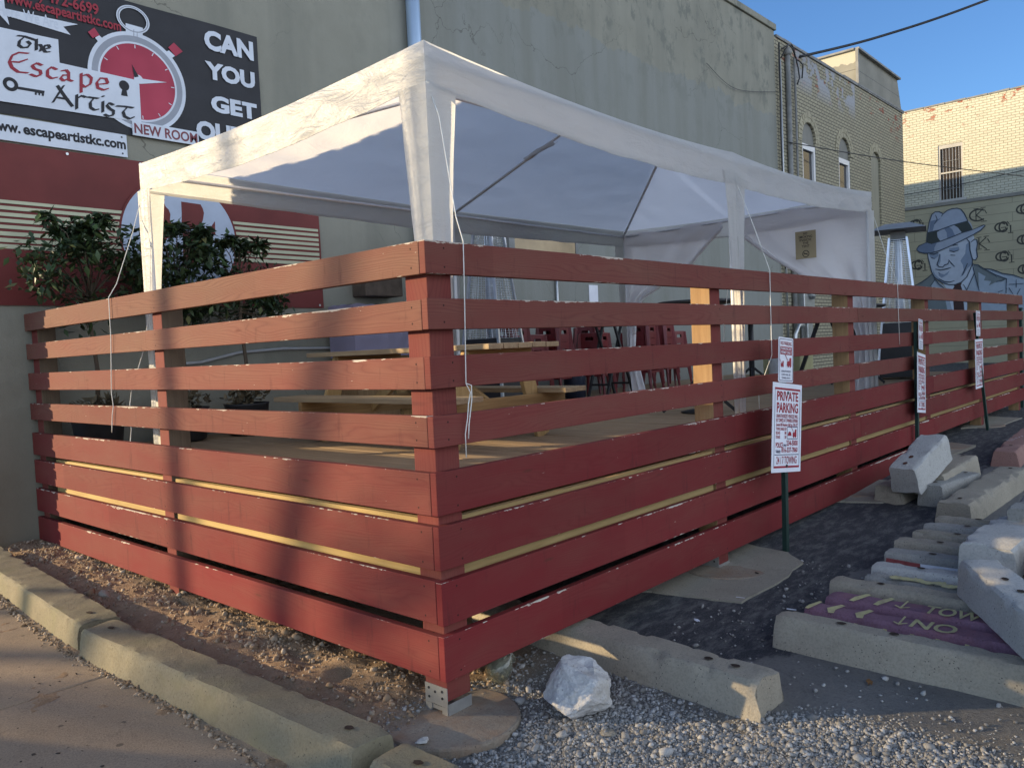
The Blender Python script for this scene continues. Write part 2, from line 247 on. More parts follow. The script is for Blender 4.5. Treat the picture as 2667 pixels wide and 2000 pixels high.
# traced shapes: (along, up) in metres on the wall they are painted on
D = {'arrow': [[-0.088, 4.477], [0.016, 4.584], [0.021, 4.468], [0.579, 4.488], [0.459, 4.437], [0.513, 4.381], [0.032, 4.413], [0.044, 4.34]], 'logo': [[-0.088, 4.303], [0.409, 4.315], [0.407, 4.12], [1.076, 4.112], [1.073, 3.737], [-0.126, 3.705]], 'strokes_red': [[[0.17, 4.141], [0.099, 4.132], [0.047, 4.096], [0.023, 4.041], [0.039, 3.996], [0.083, 3.97], [0.156, 3.978]],
 [[0.037, 4.044], [0.094, 4.052], [0.163, 4.094]],
 [[0.267, 4.065], [0.229, 4.076], [0.19, 4.047], [0.207, 4.024], [0.25, 4.017], [0.254, 3.987], [0.215, 3.962], [0.171, 3.972]],
 [[0.38, 4.055], [0.34, 4.068], [0.307, 4.036], [0.304, 3.988], [0.334, 3.971], [0.383, 3.993]],
 [[0.412, 4.051], [0.455, 4.069], [0.473, 4.048], [0.469, 3.989], [0.501, 3.983]],
 [[0.468, 4.03], [0.426, 4.019], [0.405, 3.989], [0.429, 3.971], [0.466, 4.0]],
 [[0.575, 4.068], [0.564, 3.899]],
 [[0.573, 4.044], [0.625, 4.069], [0.658, 4.044], [0.647, 3.992], [0.598, 3.954], [0.571, 3.97]],
 [[0.704, 4.0], [0.795, 4.028], [0.781, 4.068], [0.733, 4.06], [0.7, 4.015], [0.706, 3.97], [0.754, 3.961], [0.8, 3.986]]], 'strokes_black': [[[0.094, 4.268], [0.144, 4.275], [0.192, 4.27], [0.236, 4.264]],
 [[0.144, 4.267], [0.108, 4.227], [0.101, 4.191], [0.126, 4.177], [0.167, 4.191], [0.189, 4.223], [0.166, 4.241]],
 [[0.237, 4.275], [0.231, 4.182]],
 [[0.233, 4.223], [0.264, 4.236], [0.275, 4.217], [0.26, 4.18]],
 [[0.289, 4.204], [0.338, 4.228], [0.327, 4.249], [0.298, 4.236], [0.284, 4.203], [0.3, 4.183], [0.338, 4.195]],
 [[0.331, 3.77], [0.376, 3.847], [0.427, 3.933]],
 [[0.375, 3.922], [0.427, 3.844], [0.487, 3.766]],
 [[0.368, 3.821], [0.454, 3.821]],
 [[0.527, 3.877], [0.519, 3.751]],
 [[0.524, 3.839], [0.566, 3.875], [0.602, 3.867]],
 [[0.613, 3.873], [0.707, 3.878]],
 [[0.669, 3.875], [0.634, 3.829], [0.634, 3.786], [0.666, 3.769], [0.705, 3.786]],
 [[0.742, 3.861], [0.735, 3.763]],
 [[0.739, 3.906], [0.753, 3.903]],
 [[0.832, 3.845], [0.795, 3.857], [0.773, 3.831], [0.796, 3.807], [0.829, 3.792], [0.824, 3.756], [0.781, 3.737], [0.746, 3.748]],
 [[0.855, 3.842], [0.929, 3.851], [1.008, 3.854]],
 [[0.954, 3.85], [0.911, 3.8], [0.923, 3.761], [0.965, 3.747], [1.013, 3.775]]], 't_CAN': [[1.737, 4.575], [2.265, 4.752]], 't_YOU': [[1.73, 4.29], [2.263, 4.446]], 't_GET': [[1.768, 3.977], [2.266, 4.127]], 't_OUT': [[1.6, 3.687], [2.112, 3.855]], 't_url': [[0.089, 3.469], [0.917, 3.553]], 't_www': [[-0.118, 3.476], [0.081, 3.56]], 't_red': [[0.024, 4.524], [0.945, 4.595]], 't_num': [[0.407, 4.616], [0.76, 4.694]], 't_NEW': [[0.994, 3.633], [1.594, 3.775]], 't_here': [[-0.012, 4.407], [0.418, 4.5]], 'watch': [[0.633, 4.122], [1.517, 4.122], [1.031, 4.541], [0.738, 4.146], [1.399, 4.158], [1.076, 4.119]], 'ring': [[0.91, 4.615], [1.208, 4.665], [1.074, 4.757], [1.054, 4.559]], 'stem': [[0.989, 4.607], [1.144, 4.604], [1.134, 4.513], [0.985, 4.505]], 'btnL': [[0.656, 4.442], [0.713, 4.495], [0.754, 4.439], [0.693, 4.399]], 'btnLs': [[0.714, 4.408], [0.75, 4.438], [0.786, 4.412], [0.746, 4.371]], 'btnR': [[1.371, 4.483], [1.429, 4.542], [1.511, 4.479], [1.436, 4.416]], 'btnRs': [[1.336, 4.43], [1.377, 4.457], [1.432, 4.419], [1.387, 4.379]], 'hand': [[1.077, 4.134], [1.337, 4.152], [1.081, 4.084]], 'needle': [[1.02, 4.248], [1.075, 4.148], [1.036, 4.132]], 'keyhole': [[0.938, 4.039], [0.895, 4.03]], 'keyh2': [[0.922, 4.014], [0.954, 4.018], [0.964, 3.947], [0.904, 3.946]], 'key': [[0.02, 3.858], [-0.026, 3.858]], 'keysh': [[0.063, 3.85], [0.274, 3.856], [0.264, 3.811], [0.249, 3.811], [0.25, 3.828], [0.237, 3.829], [0.236, 3.81], [0.224, 3.81], [0.225, 3.827], [0.213, 3.828], [0.209, 3.808], [0.196, 3.808], [0.198, 3.831], [0.059, 3.828]], 'circ': [[0.828, 2.844], [1.044, 3.166], [1.941, 2.733]], 'stripesL': [2.911, 2.884, 2.862, 2.832, 2.809, 2.779, 2.759, 2.729, 2.707, 2.678, 2.654, 2.621, 2.601, 2.568, 2.551, 2.516], 'bred': [[[1.19, 3.055], [1.249, 3.057], [1.233, 3.025], [1.251, 2.988], [1.276, 2.964], [1.291, 2.923], [1.283, 2.87], [1.301, 2.811], [1.282, 2.714], [1.135, 2.618], [1.137, 2.703], [1.165, 2.877]],
 [[1.402, 3.051], [1.595, 3.044], [1.616, 3.006], [1.625, 2.963], [1.608, 2.89], [1.577, 2.833], [1.533, 2.805], [1.476, 2.793], [1.403, 2.789], [1.391, 2.818], [1.401, 2.942]],
 [[1.4, 2.768], [1.484, 2.773], [1.577, 2.762], [1.631, 2.726], [1.655, 2.664], [1.651, 2.597], [1.598, 2.513], [1.501, 2.463], [1.386, 2.462]],
 [[1.626, 2.797], [1.686, 2.833], [1.733, 2.896], [1.729, 2.755], [1.687, 2.775]]], 'hat': [[-5.622, 4.544], [-5.574, 4.929], [-5.507, 5.293], [-5.423, 5.534], [-5.313, 5.611], [-5.185, 5.598], [-5.059, 5.51], [-4.93, 5.602], [-4.777, 5.64], [-4.627, 5.634], [-4.516, 5.582], [-4.42, 5.444], [-4.349, 5.269], [-4.29, 5.151], [-4.218, 5.072], [-4.172, 4.916], [-4.169, 4.806], [-4.497, 4.656], [-5.208, 4.494]], 'hat_sh': [[-5.475, 5.316], [-5.241, 5.34], [-5.125, 5.379], [-5.348, 5.186], [-5.404, 4.969], [-5.522, 4.956]], 'band': [[-5.627, 4.55], [-5.572, 4.928], [-5.198, 4.964], [-4.764, 5.078], [-4.314, 5.16], [-4.219, 4.977], [-4.168, 4.839], [-4.494, 4.78], [-4.822, 4.67], [-5.206, 4.578], [-5.466, 4.519]], 'band2': [[-5.271, 4.901], [-5.121, 4.973], [-4.941, 5.025], [-4.738, 5.075], [-4.615, 4.975], [-4.499, 4.789], [-4.822, 4.67], [-5.167, 4.579], [-5.254, 4.724]], 'band3': [[-5.044, 4.991], [-4.891, 5.035], [-4.791, 4.943], [-4.708, 4.716], [-4.949, 4.644], [-4.97, 4.856]], 'brim': [[-5.937, 4.396], [-5.86, 4.501], [-5.621, 4.583], [-5.466, 4.519], [-5.155, 4.577], [-4.822, 4.67], [-4.494, 4.78], [-4.173, 4.839], [-3.953, 4.908], [-3.832, 4.957], [-3.789, 4.932], [-3.919, 4.795], [-4.152, 4.672], [-4.55, 4.497], [-4.955, 4.337], [-5.239, 4.244], [-5.499, 4.203], [-5.682, 4.216], [-5.839, 4.271], [-5.922, 4.352]], 'brim2': [[-5.937, 4.396], [-5.86, 4.501], [-5.621, 4.583], [-5.466, 4.519], [-5.284, 4.537], [-5.365, 4.372], [-5.368, 4.225], [-5.499, 4.203], [-5.682, 4.216], [-5.839, 4.271], [-5.922, 4.352]], 'face': [[-5.59, 4.222], [-5.213, 4.247], [-4.879, 4.356], [-4.55, 4.497], [-4.375, 4.572], [-4.152, 4.672], [-4.118, 4.512], [-4.045, 4.49], [-4.031, 4.351], [-4.064, 4.137], [-4.039, 3.915], [-4.094, 3.812], [-4.192, 3.836], [-4.195, 3.685], [-4.272, 3.5], [-4.375, 3.262], [-4.527, 3.11], [-4.728, 3.039], [-4.93, 3.051], [-5.133, 3.13], [-5.285, 3.257], [-5.386, 3.357], [-5.473, 3.563], [-5.513, 3.766], [-5.556, 3.969]], 'face_sh': [[[-4.379, 4.366], [-4.254, 4.461], [-4.248, 4.103], [-4.192, 3.836], [-4.207, 3.686], [-4.344, 3.563], [-4.472, 3.354], [-4.573, 3.281], [-4.469, 3.52], [-4.491, 3.688], [-4.563, 3.834], [-4.409, 4.066]],
 [[-4.905, 4.304], [-4.603, 4.324], [-4.58, 4.21], [-4.757, 4.147], [-4.895, 4.191]],
 [[-5.551, 4.195], [-5.239, 4.202], [-5.242, 4.076], [-5.347, 3.989], [-5.502, 4.048]],
 [[-5.229, 3.483], [-5.076, 3.412], [-4.895, 3.535], [-4.974, 3.402], [-5.155, 3.307], [-5.256, 3.401]],
 [[-5.458, 3.675], [-5.359, 3.439], [-5.132, 3.192], [-4.93, 3.09], [-5.133, 3.13], [-5.386, 3.357]],
 [[-5.216, 4.073], [-5.163, 4.151], [-5.182, 3.872], [-5.249, 3.739], [-5.305, 3.787]]], 'collar': [[-4.207, 3.686], [-4.151, 3.379], [-4.383, 2.82], [-4.48, 2.967], [-4.577, 3.101], [-4.375, 3.262], [-4.272, 3.5]], 'shirt': [[-5.133, 3.13], [-4.93, 3.051], [-4.577, 3.087], [-4.383, 2.82], [-4.396, 2.129], [-4.847, 2.159], [-5.034, 2.959]], 'tie': [[-4.779, 3.021], [-4.527, 3.088], [-4.566, 3.002], [-4.52, 2.832], [-4.471, 2.134], [-4.796, 2.155], [-4.832, 2.886], [-4.768, 2.964]], 'suit': [[-6.024, 3.115], [-5.809, 3.211], [-5.595, 3.348], [-5.436, 3.489], [-5.362, 3.27], [-5.084, 3.019], [-4.847, 2.159], [-4.396, 2.129], [-4.383, 2.82], [-4.139, 3.377], [-4.195, 3.685], [-4.025, 3.64], [-3.858, 3.5], [-3.619, 3.449], [-3.314, 3.284], [-2.99, 3.199], [-2.717, 3.054], [-2.471, 2.847], [-2.372, 1.995], [-6.151, 2.245]], 'lapel': [[-4.17, 3.669], [-4.025, 3.613], [-3.739, 3.407], [-3.457, 3.19], [-3.201, 3.098], [-3.342, 3.017], [-3.508, 3.019], [-3.724, 2.915], [-3.65, 3.058], [-3.865, 3.105], [-3.814, 3.237], [-4.029, 3.394], [-4.016, 2.763], [-4.127, 3.349]], 'suit_dk': [[-6.024, 3.115], [-5.809, 3.211], [-5.595, 3.348], [-5.436, 3.489], [-5.362, 3.27], [-5.497, 3.055], [-5.09, 2.738], [-4.999, 2.169], [-6.151, 2.245]], 'lines': [[[-5.574, 4.929], [-5.507, 5.293], [-5.423, 5.534], [-5.313, 5.611], [-5.185, 5.598], [-5.059, 5.51], [-4.93, 5.602], [-4.777, 5.64], [-4.627, 5.634], [-4.516, 5.582], [-4.42, 5.444], [-4.349, 5.269], [-4.302, 5.153]],
 [[-5.058, 5.523], [-5.124, 5.421]],
 [[-5.302, 5.503], [-5.254, 5.342], [-5.348, 5.186]],
 [[-5.622, 4.544], [-5.574, 4.929], [-5.198, 4.964], [-4.764, 5.078], [-4.314, 5.16]],
 [[-5.937, 4.396], [-5.86, 4.501], [-5.621, 4.583]],
 [[-5.937, 4.396], [-5.922, 4.352], [-5.839, 4.271], [-5.682, 4.216], [-5.499, 4.203], [-5.239, 4.244], [-4.955, 4.337], [-4.55, 4.497], [-4.152, 4.672], [-3.919, 4.795], [-3.789, 4.932], [-3.832, 4.957], [-4.173, 4.839]],
 [[-5.466, 4.519], [-5.155, 4.577], [-4.822, 4.67], [-4.494, 4.78], [-4.173, 4.839]],
 [[-5.59, 4.222], [-5.556, 3.969], [-5.513, 3.766], [-5.473, 3.563], [-5.386, 3.357], [-5.285, 3.257], [-5.133, 3.13], [-4.93, 3.051], [-4.728, 3.039], [-4.527, 3.11], [-4.375, 3.262], [-4.272, 3.5], [-4.195, 3.685], [-4.192, 3.836]],
 [[-4.362, 4.57], [-4.266, 4.435], [-4.259, 4.159], [-4.192, 3.85], [-4.094, 3.812], [-4.039, 3.915], [-4.064, 4.137], [-4.031, 4.351], [-4.045, 4.49], [-4.118, 4.512], [-4.23, 4.425]],
 [[-4.894, 4.219], [-4.756, 4.167], [-4.605, 4.199]],
 [[-4.79, 4.374], [-4.702, 4.396], [-4.614, 4.372]],
 [[-4.859, 4.067], [-4.709, 4.039]],
 [[-5.499, 4.175], [-5.37, 4.152], [-5.239, 4.202]],
 [[-5.476, 4.045], [-5.36, 3.987]],
 [[-5.202, 4.142], [-5.232, 3.948], [-5.295, 3.777], [-5.224, 3.694], [-5.109, 3.674], [-5.044, 3.746], [-4.947, 3.764], [-4.914, 3.858]],
 [[-4.926, 3.907], [-4.84, 3.78], [-4.741, 3.653]],
 [[-5.342, 3.635], [-5.175, 3.582], [-4.996, 3.601], [-4.843, 3.641]],
 [[-5.254, 3.5], [-5.198, 3.458]],
 [[-5.233, 3.286], [-5.081, 3.174], [-4.903, 3.138], [-4.751, 3.172]],
 [[-4.341, 3.728], [-4.419, 3.543], [-4.51, 3.33]],
 [[-5.436, 3.489], [-5.595, 3.348], [-5.809, 3.211], [-6.024, 3.115]],
 [[-5.362, 3.27], [-5.523, 3.057]],
 [[-5.387, 3.329], [-5.237, 3.089], [-5.01, 2.872]],
 [[-4.195, 3.685], [-4.139, 3.377], [-4.383, 2.82]],
 [[-4.139, 3.377], [-4.072, 3.069], [-4.004, 2.762]],
 [[-4.479, 3.022], [-4.383, 2.82]],
 [[-4.182, 3.684], [-4.025, 3.64], [-3.858, 3.5], [-3.619, 3.449], [-3.314, 3.284], [-2.99, 3.199], [-2.717, 3.054]],
 [[-3.858, 3.5], [-3.504, 3.248], [-3.201, 3.098], [-3.22, 2.616]],
 [[-3.201, 3.098], [-3.508, 3.019]],
 [[-2.923, 3.046], [-2.928, 2.78]],
 [[-3.136, 2.797], [-3.023, 2.574]],
 [[-2.813, 2.743], [-2.908, 2.551]],
 [[-3.454, 2.676], [-3.3, 2.725]],
 [[-3.134, 2.905], [-2.72, 2.895]]], 'mono_og': [[-5.949, 5.269], [-5.915, 3.836], [-3.289, 4.819], [-3.277, 3.847], [-2.659, 5.318], [-2.652, 4.329], [-2.644, 3.365]], 'mono_kc': [[-4.023, 5.31], [-3.951, 4.342]], 'mono_r': 0.113, 'f_win': [[-5.205, 7.855], [-4.425, 7.889], [-4.437, 5.976], [-5.192, 6.013]], 'f_winmid': [[-5.174, 6.902], [-4.469, 6.914]], 'f_ledge': [[-6.193, 5.884], [-2.687, 5.856]], 'f_top': [[-6.278, 9.237], [-2.634, 9.239]], 'f_wire2': [[-6.29, 6.386], [-2.678, 6.405]], 'f_edge': [[-6.267, 9.234]], 'shad': [[-6.323, 6.821], [-2.761, 6.929]]}
# --- red painted boards: uv = metres along the board, metres down from its top edge
def paint_mat():
    k = NT('red_paint'); uv = k.uv(); rnd = k.n('ShaderNodeObjectInfo').outputs['Random']
    s = k.sep(uv); u = s[0]; vv = s[1]; off = k.math('MULTIPLY', rnd, 37.0)
    uo = k.math('ADD', u, off)
    # cathedral grain: rings warped by low-frequency noise
    lo = k.noise(k.comb(k.math('MULTIPLY', uo, .75), k.math('MULTIPLY', vv, 6.0), off), 1, 2, .45)
    ph = k.math('ADD', k.math('MULTIPLY', vv, 560.0), k.math('MULTIPLY', lo, 150.0))
    rings = k.math('POWER', k.math('ABSOLUTE', k.math('SINE', k.math('MULTIPLY', ph, .5))), .6)
    fine = k.noise(k.comb(k.math('MULTIPLY', uo, 9.0), k.math('MULTIPLY', vv, 420.0), off), 1, 3, .6)
    grain = k.math('ADD', k.math('MULTIPLY', rings, .55), k.math('MULTIPLY', fine, .45))
    fade = k.attr('fade', 'OBJECT')
    blot = k.noise(k.comb(k.math('MULTIPLY', uo, 1.6), k.math('MULTIPLY', vv, 5.0), off), 1, 4, .6)
    f2 = k.math('ADD', fade, k.math('MULTIPLY', k.math('SUBTRACT', blot, .5), .75), clamp=True)
    fresh = k.mix(k.math('MULTIPLY', grain, .6), (.140, .0185, .020), (.172, .026, .027))
    worn = k.mix(k.math('ADD', .2, k.math('MULTIPLY', grain, .8)), (.090, .041, .033), (.185, .096, .066))
    c = k.mix(f2, fresh, worn)
    # knots
    kn = k.vor(k.comb(k.math('MULTIPLY', uo, 1.7), k.math('MULTIPLY', vv, 8.0), off), 1)
    c = k.mix(k.ramp(kn, [(.03, .75), (.085, 0.0)]), c, (.10, .03, .022))
    bwn = k.attr('bw', 'OBJECT'); dv = k.math('ABSOLUTE', k.math('SUBTRACT', k.math('ABSOLUTE', k.math('SUBTRACT', vv, k.math('MULTIPLY', bwn, .5))), k.math('SUBTRACT', k.math('MULTIPLY', bwn, .5), .03)))
    jit = k.math('MULTIPLY', k.math('SUBTRACT', rnd, .5), .05); du = None
    for a_ in (.108, 2.56, 4.86, 5.04, 7.38, 9.87, 12.33):
        q_ = k.math('ABSOLUTE', k.math('SUBTRACT', k.math('ADD', u, jit), a_)); du = q_ if du is None else k.math('MINIMUM', du, q_)
    nl = k.math('LESS_THAN', k.math('ADD', k.math('MULTIPLY', du, du), k.math('MULTIPLY', dv, dv)), .000022)
    c = k.mix(k.math('MULTIPLY', nl, .9), c, (.03, .014, .012))
    # nail heads near the posts: dark dots
    # peeling along the edges
    vb = k.math('SUBTRACT', k.attr('bw', 'OBJECT'), vv)
    edge = k.math('MINIMUM', k.math('ABSOLUTE', vv), k.math('ADD', k.math('ABSOLUTE', vb), .006))
    pn = k.noise(k.comb(k.math('MULTIPLY', uo, 14.0), k.math('MULTIPLY', vv, 60.0), off), 1, 4, .65)
    pn2 = k.noise(k.comb(k.math('MULTIPLY', uo, 1.3), 0.0, off), 1, 2)
    th = k.math('ADD', k.math('MULTIPLY', k.math('SUBTRACT', pn, .44), .05), k.math('MULTIPLY', k.math('SUBTRACT', pn2, .61), .06))
    chip = k.math('LESS_THAN', edge, th)
    pk = k.noise(k.comb(k.math('MULTIPLY', uo, 22.0), k.math('MULTIPLY', vv, 120.0), off), 1, 2, .5)
    fleck = k.math('MULTIPLY', k.math('GREATER_THAN', pk, .785), k.math('GREATER_THAN', pn2, .5))
    c = k.mix(k.math('MAXIMUM', chip, fleck), c, k.mix(fine, (.36, .29, .23), (.55, .49, .42)))
    h = k.math('SUBTRACT', k.math('MULTIPLY', grain, k.math('ADD', .05, f2)), k.math('MULTIPLY', chip, .8))
    k.bump(h, .38, .003)
    # coats brushed on at different times, and a tone of its own for each board
    pc = k.n('ShaderNodeTexWhiteNoise', noise_dimensions='2D'); k.l(k.comb(k.math('FLOOR', k.math('ADD', k.math('MULTIPLY', uo, .83), k.math('MULTIPLY', pn2, .25))), off), pc.inputs[0])
    tone = k.math('ADD', k.math('ADD', .84, k.math('MULTIPLY', rnd, .16)), k.math('MULTIPLY', pc.outputs[0], .16))
    dr = k.ramp(k.noise(k.comb(k.math('MULTIPLY', uo, 16.0), k.math('MULTIPLY', vv, 2.5), off), 1, 4, .65), [(.60, 0.0), (.74, .45)])
    hs = k.n('ShaderNodeHueSaturation'); k.l(k.mix(k.math('MULTIPLY', dr, k.math('SUBTRACT', 1.0, chip)), c, (.06, .018, .018)), hs.inputs['Color']); k.l(tone, hs.inputs['Value'])
    return k.fin(hs.outputs[0], .78, 0, .12)
M_paint = paint_mat()
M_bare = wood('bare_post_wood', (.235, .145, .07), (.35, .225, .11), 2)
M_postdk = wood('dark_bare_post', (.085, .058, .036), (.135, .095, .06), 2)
M_rimX = wood('yellow_pine_x', (.27, .18, .07), (.40, .28, .12), 0)
M_rimY = wood('yellow_pine_y', (.32, .21, .075), (.47, .33, .13), 1)
M_deck = wood('weathered_deck', (.23, .155, .09), (.38, .27, .165), 1, .8)
M_picX = wood('picnic_wood_x', (.20, .115, .045), (.36, .23, .10), 0)
M_picY = wood('picnic_wood_y', (.24, .17, .10), (.40, .30, .18), 1)
M_picZ = wood('picnic_wood_leg', (.30, .19, .075), (.46, .31, .14), 2)
def stucco():
    k = NT('painted_stucco'); v = k.obj(); s = k.sep(v)
    base = k.mix(k.ramp(k.noise(v, .55, 6, .65), [(.3, 0.0), (.7, 1.0)]), (.245, .236, .188), (.325, .314, .255))
    # cooler grey overpaint below about 6.3 m, right of the downspout
    zz = k.math('ADD', s[2], k.math('MULTIPLY', k.math('SUBTRACT', k.noise(v, .9, 5, .7), .5), .9))
    low = k.math('MULTIPLY', k.math('LESS_THAN', zz, 6.3), k.ramp(k.math('MULTIPLY', s[0], .1), [(.40, 0.0), (.52, 1.0)]))
    base = k.mix(k.math('MULTIPLY', low, .72), base, (.245, .258, .242))
    blot = k.ramp(k.noise(k.mapv(v, (1, 1, .6)), 2.6, 7, .72), [(.52, 0.0), (.60, 1.0)])
    hi = k.ramp(k.math('MULTIPLY', s[2], .1), [(.58, .12), (.68, .75)])
    base = k.mix(k.math('MULTIPLY', blot, hi), base, (.16, .165, .14))
    streak = k.ramp(k.noise(k.mapv(v, (2.2, 2.2, .12)), 1, 5, .6), [(.46, 0.0), (.70, .6)])
    base = k.mix(streak, base, (.20, .20, .165))
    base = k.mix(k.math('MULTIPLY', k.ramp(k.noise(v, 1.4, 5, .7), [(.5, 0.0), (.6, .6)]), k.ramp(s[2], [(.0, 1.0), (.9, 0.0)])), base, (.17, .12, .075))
    stain_shade = k.math('MULTIPLY', k.ramp(k.math('MULTIPLY', k.math('ADD', s[2], k.math('MULTIPLY', k.noise(v, 1.3, 5, .7), 1.2)), .3), [(.35, .75), (.75, 0.0)]), k.ramp(k.math('ADD', k.math('MULTIPLY', s[0], .5), .5), [(.35, 1.0), (.75, .25)]))  # brown base stain mixed with painted ground-level shade, strongest at the left end
    base = k.mix(stain_shade, base, (.125, .105, .075))
    wv = k.n('ShaderNodeVectorMath', operation='ADD'); k.l(v, wv.inputs[0])
    nn = k.n('ShaderNodeTexNoise'); k.l(v, nn.inputs['Vector']); nn.inputs['Scale'].default_value = 2.2; nn.inputs['Detail'].default_value = 5
    sc = k.n('ShaderNodeVectorMath', operation='SCALE'); k.l(nn.outputs[1], sc.inputs[0]); sc.inputs[3].default_value = .55; k.l(sc.outputs[0], wv.inputs[1])
    cr = k.vor(k.mapv(wv.outputs[0], (.62, .62, .62)), 1, 'DISTANCE_TO_EDGE')
    cm = k.math('MULTIPLY', k.math('LESS_THAN', cr, .0022), k.ramp(k.noise(v, .45, 2), [(.50, 0.0), (.57, .6)]))
    base = k.mix(cm, base, (.09, .085, .07))
    h = k.math('SUBTRACT', k.math('ADD', k.math('MULTIPLY', k.noise(v, 45, 5, .7), .5), k.noise(v, 3, 4)), k.math('MULTIPLY', cm, .6))
    k.bump(h, .35, .02); return k.fin(base, .9, 0, .2)
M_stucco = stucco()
def brick(name, axis, c1, c2, mortar, bw=.215, bh=.078, ms=.012, bumpd=.012, red=True, grey=False):
    k = NT(name); v = k.obj(); s = k.sep(v)
    hor = s[0] if axis == 0 else s[1]
    vec = k.comb(hor, s[2], 0.0)
    q = k.n('ShaderNodeTexBrick'); k.l(vec, q.inputs['Vector']); q.inputs['Color1'].default_value = (*c1, 1); q.inputs['Color2'].default_value = (*c2, 1); q.inputs['Mortar'].default_value = (*mortar, 1)
    q.inputs['Scale'].default_value = 1; q.inputs['Brick Width'].default_value = bw; q.inputs['Row Height'].default_value = bh; q.inputs['Mortar Size'].default_value = ms; q.inputs['Mortar Smooth'].default_value = .25
    c = k.mix(k.ramp(k.noise(v, 1.6, 5, .7), [(.35, 0.0), (.75, .38)]), q.outputs[0], tuple(x*.62 for x in c1))
    if red:
        top = k.ramp(k.math('MULTIPLY', s[2], .1), [(red[0], 0.0), (red[1], 1.0)])
        rm = k.math('MULTIPLY', k.math('MULTIPLY', top, k.ramp(k.noise(k.mapv(v, (1, 1, 2)), 2.3, 3, .6), [(.60, 0.0), (.63, 1.0)])), k.math('SUBTRACT', 1.0, q.outputs[1]))
        c = k.mix(rm, c, (.33, .10, .06))
    if grey:
        gx = k.math('MULTIPLY', k.ramp(k.math('MULTIPLY', s[0], .05), [(.78, 0.0), (.82, 1.0), (1.0, 1.0), (1.0, 0.0)]), k.ramp(k.math('MULTIPLY', s[2], .1), [(.71, 0.0), (.755, 1.0)]))
        gm = k.math('MULTIPLY', gx, k.ramp(k.noise(v, 1.5, 5, .65), [(.43, 0.0), (.47, 1.0)]))
        c = k.mix(gm, c, (.34, .35, .37))
        k.bump(k.math('MULTIPLY', k.math('SUBTRACT', 1.0, q.outputs[1]), k.math('SUBTRACT', 1.0, k.math('MULTIPLY', gm, .8))), .9, bumpd)
    else: k.bump(k.math('SUBTRACT', 1.0, q.outputs[1]), .9, bumpd)
    return k.fin(c, .85, 0, .25)
M_brick = brick('cream_brick', 0, (.40, .365, .255), (.35, .32, .225), (.10, .092, .072), .22, .079, .011, red=(.70, .76), grey=True)  # mortar colour darkened to paint in the shade of the recessed joints
M_brick_side = brick('cream_brick_side', 1, (.42, .385, .27), (.36, .33, .235), (.09, .085, .07), .22, .079, .013, red=(.70, .76))  # mortar carries the same painted joint shade
M_brick_far = brick('white_brick', 1, (.58, .56, .44), (.53, .51, .40), (.32, .30, .22), .23, .085, .010, red=(.80, .90))
def fabric(name, col, tl=.45, wr=1.0, rough=.55, spec=.3):
    k = NT(name); v = k.obj()
    n1 = k.noise(k.mapv(v, (3.2, 3.2, 11), (0, 0, 0), (.25, -.3, 0)), 1, 4, .6, 1.6); n2 = k.noise(v, 30, 4, .7, 1.5); vo = k.vor(k.mapv(v, (16, 16, 22)), 1, 'DISTANCE_TO_EDGE')
    h = k.math('ADD', k.math('ADD', k.math('MULTIPLY', n1, 1.2), k.math('MULTIPLY', n2, .25*wr)), k.math('MULTIPLY', vo, .14*wr))
    bp = k.bump(h, .55*wr, .012)
    c = k.mix(k.ramp(k.noise(v, 1.2, 4), [(.4, 0.0), (.7, .3)]), col, tuple(x*.86 for x in col))
    m = k.fin(c, rough, 0, spec)
    tr = k.n('ShaderNodeBsdfTranslucent'); k.l(c, tr.inputs[0]); k.l(bp, tr.inputs['Normal'])
    mx = k.n('ShaderNodeMixShader'); mx.inputs[0].default_value = tl; k.l(k.b.outputs[0], mx.inputs[1]); k.l(tr.outputs[0], mx.inputs[2]); k.l(mx.outputs[0], k.out.inputs[0])
    return m
M_tent = fabric('tent_fabric', (.66, .66, .65), .64, 1.0, .4, .5)
M_roof = fabric('tent_roof_fabric', (.87, .86, .88), .76, .5, .5, .3)
M_curt = fabric('tent_curtain_fabric', (.82, .80, .81), .4, .5, .6, .3)
M_white = pm('white_metal', (.72, .72, .72), .4, .05, 3, .02, 30)
M_hose = pm('grey_white_hose', (.42, .42, .42), .5, .1)
M_rope = pm('white_rope', (.7, .69, .64), .8, .1, 40, .2, 300)
M_galv = pm('galvanised_steel', (.52, .53, .52), .42, .12, 14, .1, 40, .85, .5)
M_spout = pm('pale_blue_spout', (.40, .52, .66), .35, .06, 2, .05, 8, .35, .5)
M_black = pm('black_metal', (.022, .022, .024), .5, .2, 6, .05, 40, 0, .4)
M_dkgreen = pm('dark_green_post', (.012, .035, .028), .5, .2, 20, .1, 60)
M_redmetal = pm('red_metal', (.17, .022, .024), .38, .12, 5, .03, 20, 0, .5)
M_steel = pm('brushed_steel', (.62, .66, .72), .28, .08, 20, .05, 90, .7, .5)
M_conc = None
